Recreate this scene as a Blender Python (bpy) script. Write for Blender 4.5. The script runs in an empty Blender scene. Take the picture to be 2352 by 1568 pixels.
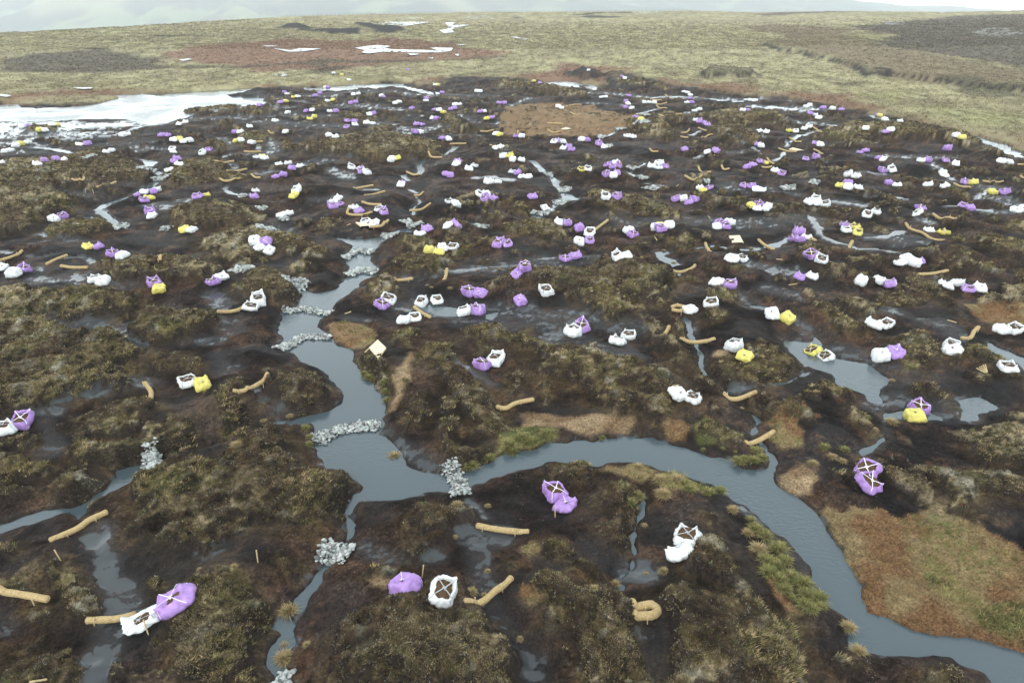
import bpy, bmesh, math, random
import numpy as np
from mathutils import Vector, Matrix

# ------------------------------------------------------------------ camera, sky, sun, exposure
R = math.radians
H_CAM, PITCH, FPX = 17.0, R(26.0), 1706.7          # camera height (m), downward pitch, focal length in px of the 2560-wide photo
SC = bpy.context.scene
COL = SC.collection
cam_data = bpy.data.cameras.new('camera'); cam = bpy.data.objects.new('camera', cam_data); COL.objects.link(cam)
cam.location = (0, 0, H_CAM); cam.rotation_euler = (math.pi/2 - PITCH, 0, 0)
cam_data.sensor_width = 36.0; cam_data.lens = 36.0*FPX/2560.0
cam_data.clip_start = 0.1; cam_data.clip_end = 20000
SC.camera = cam
SUN_EL, SUN_ROT = R(48), R(200)
world = bpy.data.worlds.new("World"); SC.world = world; world.use_nodes = True
nt = world.node_tree; nt.nodes.clear()
n_out = nt.nodes.new('ShaderNodeOutputWorld'); n_bg = nt.nodes.new('ShaderNodeBackground')
n_sky = nt.nodes.new('ShaderNodeTexSky'); n_sky.sky_type = 'NISHITA'; n_sky.sun_disc = False
n_sky.sun_elevation = SUN_EL; n_sky.sun_rotation = SUN_ROT; n_sky.air_density = 1.0; n_sky.dust_density = 3.0; n_sky.ozone_density = 1.0
n_hsv = nt.nodes.new('ShaderNodeHueSaturation'); n_hsv.inputs['Saturation'].default_value = 0.35
n_mix = nt.nodes.new('ShaderNodeMix'); n_mix.data_type = 'RGBA'      # cloud layer evens the clear sky out
n_mix.inputs['Factor'].default_value = 0.8
n_mix.inputs['B'].default_value = (6.6, 7.3, 7.6, 1)
nt.links.new(n_sky.outputs[0], n_hsv.inputs['Color']); nt.links.new(n_hsv.outputs[0], n_mix.inputs['A'])
nt.links.new(n_mix.outputs['Result'], n_bg.inputs['Color']); nt.links.new(n_bg.outputs[0], n_out.inputs[0])
n_tc = nt.nodes.new('ShaderNodeTexCoord'); n_sep = nt.nodes.new('ShaderNodeSeparateXYZ'); n_mr = nt.nodes.new('ShaderNodeMapRange'); n_mul = nt.nodes.new('ShaderNodeMix')
n_mul.data_type = 'RGBA'; n_mul.blend_type = 'MULTIPLY'; n_mul.inputs['Factor'].default_value = 1          # brighter cloud towards the horizon
n_mr.inputs['From Min'].default_value = 0.04; n_mr.inputs['From Max'].default_value = 0.95; n_mr.inputs['To Min'].default_value = 1.8; n_mr.inputs['To Max'].default_value = 0.72
nt.links.new(n_tc.outputs['Generated'], n_sep.inputs[0]); nt.links.new(n_sep.outputs['Z'], n_mr.inputs['Value'])
nt.links.new(n_mix.outputs['Result'], n_mul.inputs['A']); nt.links.new(n_mr.outputs[0], n_mul.inputs['B']); nt.links.new(n_mul.outputs['Result'], n_bg.inputs['Color'])
n_bg.inputs['Strength'].default_value = 0.12
sun_d = bpy.data.lights.new('sun', 'SUN'); sun = bpy.data.objects.new('sun', sun_d); COL.objects.link(sun)
sun_d.energy = 0.8; sun_d.angle = R(18); sun_d.color = (1.0, 0.96, 0.9)
sun.rotation_euler = (math.pi/2 - SUN_EL, 0, math.pi - SUN_ROT)
vs = SC.view_settings; vs.view_transform = 'Standard'; vs.look = 'None'; vs.gamma = 1; vs.exposure = 0.9; vs.use_curve_mapping = False
SC.cycles.volume_bounces = 2; SC.cycles.max_bounces = 6; SC.cycles.diffuse_bounces = 3
SC.cycles.volume_max_steps = 64
RNG = np.random.default_rng(7); random.seed(7)

# ------------------------------------------------------------------ small helpers
def tag(o, label=None, cat=None, group=None, kind=None):
    if label: o['label'] = label
    if cat: o['category'] = cat
    if group: o['group'] = group
    if kind: o['kind'] = kind
    return o
def hash2(ix, iy, seed):
    h = (ix.astype(np.int64)*374761393 + iy.astype(np.int64)*668265263 + seed*1442695041) & 0x7fffffff
    h = ((h ^ (h >> 13))*1274126177) & 0x7fffffff
    return ((h ^ (h >> 16)) & 0xffff)/65535.0
def vnoise(x, y, seed=0):
    xi = np.floor(x); yi = np.floor(y); fx = x-xi; fy = y-yi
    fx = fx*fx*(3-2*fx); fy = fy*fy*(3-2*fy); xi = xi.astype(np.int64); yi = yi.astype(np.int64)
    a = hash2(xi, yi, seed); b = hash2(xi+1, yi, seed); c = hash2(xi, yi+1, seed); d = hash2(xi+1, yi+1, seed)
    return (a+(b-a)*fx)*(1-fy)+(c+(d-c)*fx)*fy
def fbm(x, y, octs=4, seed=0, gain=0.5):
    s = 0; a = 1; t = 0
    for i in range(octs):
        s = s+a*vnoise(x*2**i+13.7*i, y*2**i+7.3*i, seed+i); t += a; a *= gain
    return s/t                                              # 0..1, mean .5
def sst(a, b, x):
    t = np.clip((x-a)/(b-a), 0, 1); return t*t*(3-2*t)
def lerp(a, b, t): return a+(b-a)*t
# ------------------------------------------------------------------ site survey: where things stand, read off the photograph
TILES = dict(A=(0,1207,3.136),B=(700,1207,3.136),C=(1300,1207,3.136),D=(1810,1207,3.136),E=(0,800,3.136),F=(700,800,3.136),
 G=(1300,800,3.136),H=(1810,800,3.136),I=(0,450,3.92),J=(500,450,3.92),K=(1000,450,3.92),L=(1500,450,3.92),M=(1960,450,3.92),
 N=(0,200,5.2267),O=(420,200,5.2267),Q=(840,200,5.2267),R=(1260,200,5.2267),S=(1680,200,5.2267),T=(2110,200,5.2267),
 U=(0,0,2.6133),V=(830,0,2.6133),W=(1660,0,2.6133),P=(0,0,0.91875))
def pts(s):
    """'F 10,20 30,40 G 5,6' -> list of photo pixels"""
    out = []; t = None
    for w in s.split():
        if w in TILES: t = TILES[w]
        else:
            a, b = w.split(','); out.append((t[0]+float(a)/t[2], t[1]+float(b)/t[2]))
    return out
# open water: outline | bank height | bank width
WATER = [
"J 2070,470 1920,490 1885,530 1830,560 1600,580 1340,572 1420,600 1500,640 1480,700 1410,730 1410,760 1440,790 1475,860 1450,900 1440,955 1360,1040 1200,1110 1100,1115 1050,1090 990,1065 975,1100 1000,1140 940,1230 920,1265 820,1300 830,1355 780,1400 770,1480 790,1568 E 2180,90 2200,160 2180,200 2260,270 F 60,250 170,320 290,370 380,440 460,520 495,600 480,660 400,700 230,740 20,810 E 2100,830 F 0,830 110,830 230,830 265,870 255,930 250,1000 300,1080 430,1170 520,1240 625,1310 600,1400 720,1410 840,1420 880,1400 1080,1370 1340,1360 1520,1320 1700,1250 1880,1200 G 0,1200 160,1150 230,1110 370,1140 580,1145 700,1120 860,1130 1000,1150 1180,1190 1300,1220 1400,1250 1520,1300 1620,1370 C 1690,140 1850,230 1960,350 D 420,410 520,500 620,590 690,680 740,780 790,860 830,980 940,1080 1030,1170 1000,1220 1020,1290 1140,1320 1300,1350 1500,1365 1780,1360 1850,1420 2000,1500 2120,1568 2120,1750 2700,1750 2700,1400 2352,1330 2200,1290 2050,1260 1900,1220 1700,1200 1500,1170 1380,1120 1280,1060 1150,1000 1080,880 1060,780 1030,680 930,560 860,450 800,350 730,250 650,170 560,90 470,60 410,0 G 2010,1276 1990,1200 2010,1120 1985,1060 1965,1060 1975,1110 1940,1170 1880,1200 1760,1170 1680,1140 1640,1100 1500,1080 1400,1040 1300,1000 1200,990 1080,960 1000,930 840,920 700,940 600,940 500,930 350,960 200,950 100,1000 0,1030 F 1700,1080 1640,1130 1450,1190 1270,1210 1100,1180 980,1150 960,1050 850,950 780,890 790,830 800,800 830,680 820,600 770,550 750,490 670,450 640,400 560,330 560,230 450,200 410,150 400,120 330,90 295,50 J 1150,1450 1190,1370 1280,1280 1300,1250 1450,1130 1600,1000 1650,965 1730,930 1720,850 1690,790 1670,740 1690,700 1750,640 1830,565 1900,530 2040,525|1.0|1.3",
"E 1150,1120 910,1180 900,1240 860,1290 780,1350 650,1430 560,1470 480,1475 350,1490 150,1550 A 0,310 -300,360 -300,470 0,400 100,370 340,290 540,240 600,280 620,290 700,210 830,100 990,0 E 1060,1230 1160,1150|0.8|1.0",
"K 1490,-10 1560,10 1570,50 1640,110 1620,150 1700,170 1720,190 1650,215 1580,245 1500,290 1390,340 1390,415 1290,405 1285,340 1440,290 1480,270 1520,225 1600,160 1530,80 1490,50|0.8|1.4",
"R 580,1250 660,1280 730,1330 720,1370 700,1410 690,1430 630,1380 640,1330 600,1290|0.6|1.2",
"H 490,170 700,190 710,130 760,170 740,240 860,310 1120,350 1290,470 1210,540 1200,590 1260,680 1290,720 1500,700 1600,720 1700,760 1720,790 1600,795 1300,770 1270,790 1280,900 1270,950 1200,1000 1090,1060 1080,1040 1180,960 1250,900 1240,750 1230,680 1130,640 1100,590 900,500 850,430 740,390 620,370 580,290 500,210|0.5|1.6",
"H 1850,640 2000,600 2200,690 2170,710 2000,740 1990,790 1850,790|0.4|1.2",
"H 2030,170 2100,170 2180,220 2352,290 2500,350 2500,450 2352,400 2310,340 2200,310 2100,250 2040,200|0.6|1.5",
"G 1720,650 1780,690 1850,740 1920,810 1870,830 1880,880 1820,920 1800,900 1790,850 1830,820 1830,780 1760,710|0.6|1.0",
"N -60,350 130,315 250,310 245,350 350,370 500,372 900,360 1200,330 1400,280 1560,235 1500,210 1600,190 1880,175 2000,190 2352,170 O 300,160 700,130 1150,105 1190,125 1050,145 900,180 680,205 850,215 1000,230 1250,240 1240,270 1280,310 1060,350 960,345 800,345 500,375 350,390 200,415 200,430 350,445 330,470 150,520 0,560 N 2150,575 1950,590 1600,510 1200,510 900,530 500,550 -60,550|0.3|4",
"O 1740,125 2050,95 2352,65 Q 0,85 200,55 500,55 700,50 850,60 980,30 860,75 980,105 1270,170 1270,190 1100,165 870,95 700,85 500,115 300,125 0,150 O 2200,140 1850,135|0.3|3",
"R 500,40 700,15 850,20 1130,60 1220,100 1210,140 1140,130 1100,110 900,95 650,85|0.4|3",
"J 220,90 240,50 280,30 290,60 270,100 400,145 370,160 260,130|0.5|1.2",
"I 910,290 1010,240 1200,175 1290,155 1200,200 1060,260 1010,290 1090,360 1180,430 1150,460 1090,450 1030,380 960,330|0.5|1.2",
"N 1760,1025 1900,1045 2060,1060 2065,1075 2000,1140 1880,1140 1900,1090 1850,1050|0.4|1",
"N 1950,1185 2050,1190 2150,1215 2150,1240 2060,1250|0.4|1",
"L 520,700 690,690 690,720 600,750 640,760 720,780 800,840 700,860 650,820 570,760|0.4|1.0",
"L 1620,640 1760,600 1850,560 1870,600 1760,660 1680,670|0.4|1.0",
"L 780,900 800,930 760,970 710,985 740,950|0.4|1.0",
"K 150,1245 280,1230 480,1240 560,1250 570,1340 400,1330 260,1300|0.25|1.2",
"K 820,1310 960,1300 970,1330 900,1370 830,1360|0.25|1.2",
"J 750,500 800,505 895,545 850,548 780,520|0.5|1",
"H -600,0 -590,0 -590,5|0.1|1",
]
# narrow streams: centre line | width m | bank height | bank width
STREAMS = [
"K 720,440 620,415 480,405 350,405 190,430 120,460|0.8|1.3|1.0", "K 860,482 760,455|0.5|0.6|1",
"E 1290,1095 1500,1055 1620,1010 1750,950 1850,900 1960,830 2100,815 2250,800|0.35|0.8|0.8",
"F 610,1360 540,1530|0.25|0.9|0.6", "B 590,100 520,250 560,330 545,400 510,480|0.45|0.7|0.8",
"B 400,620 300,720 230,850 180,930 150,1000|0.7|0.8|0.9", "A 2340,940 2352,990|0.5|0.8|0.9",
"A 2240,1050 2170,1130|0.8|0.6|0.9", "A 2220,1080 2250,1180 2270,1260 2170,1330 2170,1400 2200,1500 2230,1620|0.9|0.5|0.9",
"C 970,150 930,280 880,440 900,560 870,680 790,740 790,820|0.35|0.5|0.8",
"R 360,1055 430,1110 520,1210|0.9|0.5|1", "R 800,1500 930,1568|1.5|0.5|1","R 1800,1080 1860,1090 1750,1140 1610,1205 1720,1270 1850,1300|0.4|0.5|1",
"G 1320,0 1340,100 1370,180 1420,280 1410,370 1470,470 1540,530 1600,570|0.45|0.8|0.9",
"G 1890,960 1930,1030 1980,1070|0.4|0.5|0.8","L 830,1350 870,1450 910,1568|0.5|0.7|0.8","L 665,1060 650,1090 615,1130|0.6|0.7|0.8",
"H 320,520 500,490 600,440 680,410|0.3|0.3|1",
"T 380,460 500,520 700,560 900,590 1050,640 1230,670|2.2|0.4|2", "T 1350,710 1550,725 1700,740 1850,790 1900,810|1.6|0.4|2","T 1900,810 2050,870 2150,930 2200,990 2300,1010|3.0|0.4|2",
"S -300,240 -100,225 60,230 200,225 300,230 450,235 650,270 900,285|2.0|0.4|2", "S 900,260 1100,250 1250,240|1.5|0.3|2","S 1480,265 1600,300 1800,310|1.6|0.4|2",
"I 1300,150 1420,70 1580,0|0.5|0.4|1","N 2100,1270 2010,1370 1880,1450|0.8|0.4|1","N 430,880 700,910 950,960 1100,985|1.3|0.3|1",
"N 670,720 800,680 1050,670 1300,620|1.6|0.15|1","N 200,690 400,700 560,745 760,790 1000,785|1.2|0.15|1","N 1280,755 1500,740 1700,660 1950,590|1.4|0.2|1","N 380,800 560,750 650,730|1.3|0.15|1",
"Q 1160,1050 1090,1110 1120,1190 1080,1240|1.0|0.3|1","Q 1580,870 1510,930 1400,1000|0.9|0.3|1","Q 870,1250 950,1320|0.8|0.3|1","Q 950,1430 1060,1480|0.5|0.3|1","K 150,160 200,220 130,280 130,350|0.3|0.4|1",
"Q 940,490 1100,490|1.4|0.15|1.5","Q 1320,540 1420,510 1500,480|1.2|0.15|1.5","Q 1800,590 2050,600 2300,560|1.2|0.2|1.5","R 0,585 150,560 270,540|1.0|0.2|1.5",
"R 1340,740 1420,700 1500,650|0.6|0.3|1","R 1790,440 1900,410 2010,380|0.8|0.3|1","R 1880,1360 2000,1370 2100,1390|0.9|0.5|1",
"M 250,380 320,480 350,560 500,630 620,660 720,700 900,700 1100,740|0.9|0.2|1.2","L 2050,380 2150,500|0.8|0.2|1.2","M 800,185 1000,195 1180,200|0.9|0.2|1.2","M 470,230 700,260 800,280|1.1|0.2|1.2",
"M 780,585 950,590 1150,520|1.0|0.15|1.2","M 1920,310 2080,340 2350,350|1.6|0.2|1.2","M 1850,210 1950,150 2050,100|0.8|0.2|1.2",
"M 1560,265 1700,270|0.6|0.2|1","S 1920,595 2150,605|1.0|0.2|1","S 1620,560 1850,570|1.0|0.2|1","S 1350,1075 1430,1030 1470,960|0.6|0.2|1","S 1490,890 1500,850 1580,820|0.7|0.2|1","S 1600,800 1700,740 1880,690|1.6|0.2|1",
"S 1060,900 1110,940|0.9|0.2|1","S 1120,720 1180,790|0.8|0.2|1","S 230,745 350,690|0.7|0.2|1","S 300,1030 390,1015|0.7|0.2|1","S 1930,1320 2150,1320|0.5|0.2|1","S 170,440 300,430|1.2|0.2|1",
"O 640,1060 760,1020|0.9|0.2|1","O 740,1100 840,1140 900,1180|0.7|0.2|1","O 870,1260 920,1230|0.9|0.2|1","O 1180,860 1190,920|0.7|0.2|1","O 1220,720 1230,780|0.7|0.2|1","O 550,430 900,400 1050,380|1.2|0.2|1.5","O 1280,325 1600,325 1800,320|1.2|0.2|1.5","O 1350,380 1650,400|2.0|0.2|1.5",
"I 200,775 400,790 560,770|0.7|0.15|1","I 630,795 850,790 940,840|0.6|0.15|1","I 680,910 760,930 740,970 800,1010|0.6|0.15|1","I 360,580 450,565 460,600|0.7|0.15|1","I 0,725 110,740|0.8|0.15|1",
"K 400,935 560,920 740,900|0.8|0.15|1","K 780,885 1000,880 1130,865|0.3|0.15|1","K 1380,800 1500,790|0.5|0.15|1","K 1750,780 1850,785|0.5|0.15|1",
"L 860,690 1000,665|0.9|0.3|1","L 1100,650 1300,680 1480,690 1620,660|1.0|0.3|1","L 1120,920 1300,920 1450,905|0.8|0.15|1","L 1510,1245 1640,1260|0.8|0.3|1","Q 1850,1300 2000,1280 2250,1325|1.8|0.2|1.5","Q 340,1460 470,1460|1.5|0.2|1.5","T 1130,1120 1220,1170|0.6|0.2|1","T 1380,1300 1440,1330|0.7|0.2|1",
]
# wet, puddled peat: centre line | width m | strength
WET = [
"A 740,370 780,500 830,620 850,780 960,880 1000,980|1.1|.8","A 940,1100 870,1250 800,1400 740,1620|1.5|.8","A 0,1040 60,1180|0.8|.6",
"A 1950,330 1800,480 1650,640|1.2|.55","A 100,700 200,650|1.0|.4","E 250,800 420,720 600,640 800,590 1100,540|1.6|.75","E 350,830 420,950 400,1050|0.9|.5",
"E 700,50 850,90 980,120|1.2|.8","E 870,180 1000,190 1120,240|0.5|.8","E 1500,200 1700,180|1.2|.6","E 1700,300 1800,400 1750,450|1.4|.45","E 2000,550 2080,660|0.4|.7",
"B 1500,440 1600,460 1730,440|1.2|.85","B 1560,520 1580,700 1600,850 1650,980 1750,1150 1850,1300 1950,1450 2000,1600|0.9|.6","B 1090,620 1200,620|0.8|.7","B 640,520 800,620 950,660|0.7|.5","B 1480,180 1560,240 1610,300|0.4|.7","B 2100,650 2300,620|0.9|.5",
"C 870,680 1010,740|1.2|.8","C 200,640 300,670|1.0|.5","C 1010,1080 1040,1250 1000,1400 1060,1550|1.1|.5","C -60,1300 20,1400 60,1568|1.2|.7","C 560,560 620,600|1.2|.45",
"F 1350,350 1450,390 1550,470 1650,520|0.8|.7","G -300,20 200,40 500,200 700,250|3.0|.55","G 700,250 900,320|1.5|.6","G 880,50 1030,80|0.8|.6","K 100,1230 600,1300 1000,1300 1600,1400 1900,1420|3.2|.6",
"K 760,890 1100,870 1500,800 1900,780|2.2|.55","K 400,950 100,990|1.5|.6","L 300,440 100,410|2.5|.5","L 200,1420 500,1470|2.0|.5","L 600,430 1100,430 1700,420 2000,400|3.5|.5","L 1500,860 1700,920 1900,930|2.0|.7","L 1650,1080 1820,1130|1.5|.55","L 1400,1150 1500,1240|1.4|.55","L 1900,1380 2050,1500|1.2|.6",
"M 1400,950 1600,1000|1.2|.5","M 1350,400 1440,440|1.2|.7","M 1000,560 1100,640 1300,620|2.5|.55","M 2000,150 2250,260|3.0|.6","M 1560,1400 1750,1520|1.8|.5","M 400,200 760,260|2.2|.55","M 1000,1290 1100,1300|1.5|.5",
"I 500,1370 900,1450 1200,1520|2.5|.6","I 400,1000 700,960|2.2|.6","I 1600,1010 1850,960|1.2|.55","I 800,1020 1300,1120|1.6|.5","I 1550,240 1700,280|2.5|.6","I 1750,210 1850,220|1.5|.6","I 560,140 850,170|2.5|.5","I 400,640 700,610|1.6|.6","I 380,370 560,310|0.8|.6","I 730,410 900,380|0.6|.6","I 2100,1150 2230,1270|1.0|.7","I 400,900 560,890|1.6|.55",
"J 260,1350 350,1480|1.6|.5","J 1190,210 1400,180|2.2|.5","J 1450,1380 1640,1400|0.8|.6","J 700,470 900,530|1.8|.5",
"N -60,600 400,580 1000,600 1600,580 1900,560|7|.95","N -60,680 600,640 1200,620|6|.85","N -60,760 300,740 700,720 1100,720|5|.75","N 0,850 200,840 350,870|3|.8","N 0,980 500,960|2.5|.5","N 0,1120 150,1080|2.5|.55","N 1700,920 2100,930|3|.6","N 1400,860 2000,840|2.5|.45","N 1200,1400 1700,1380|2|.5",
"O 350,520 900,500 1500,480 2100,500|4|.5","O 1200,570 1900,600 2300,620|4|.5","O 1300,800 1400,900 1250,1040|2|.6","O 650,770 800,850|1.6|.6","O 1700,1150 2100,1080|2.5|.55","O 900,1000 1300,960|2|.6","O 1200,1250 1400,1220|1|.7","O 1800,220 2200,225|2|.6","O 2180,1190 2350,1290|1.6|.7",
"Q 100,350 500,370 900,400|4|.6","Q 0,180 700,160 1200,210 1700,220|5|.5","Q 600,600 1000,700 1300,640|4|.6","Q 1500,750 1800,740|2.5|.55","Q 1200,1100 1500,1120|2|.45","Q 1400,200 2300,230|3|.5","Q 1600,500 1800,560|2.5|.55","Q 0,1020 600,1010 1000,1050|2.5|.5",
"R 1200,170 1700,220 2100,230|4|.6","R 1000,310 1500,330|2.5|.5","R 0,950 400,950|1|.5","R 800,1210 1200,1150|1|.5","R 70,350 330,260|1.2|.6",
"S 1150,365 1400,390 1850,400|4|.9","S 0,240 1200,260|3|.6","S 500,660 900,850|1.5|.5","S 600,980 900,970|1|.6","S 750,1420 1500,1500|2.5|.5","S 2000,1100 2350,1090|1|.5","S 1550,560 2200,620|3|.6",
"T 400,1010 1000,1050 1300,1050|2.5|.6","T 1100,1100 1230,1190|1.0|.6","T 200,1230 520,1240|1.2|.8","T 1500,1400 1900,1440|3|.6","T 250,960 400,1000|1.5|.5",
"D 80,150 330,370 600,640 740,880|0.5|.6","H 700,240 1100,330 1350,400|3.0|.6","H 1250,660 1800,700|2.2|.6","H 1650,30 1850,150|2.0|.55","H 200,530 80,560|1.0|.8","F 800,900 1000,1060 1260,1190|1.0|.6","F 260,880 450,790|1.0|.6","F 0,720 200,730|1.2|.6",
]
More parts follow.
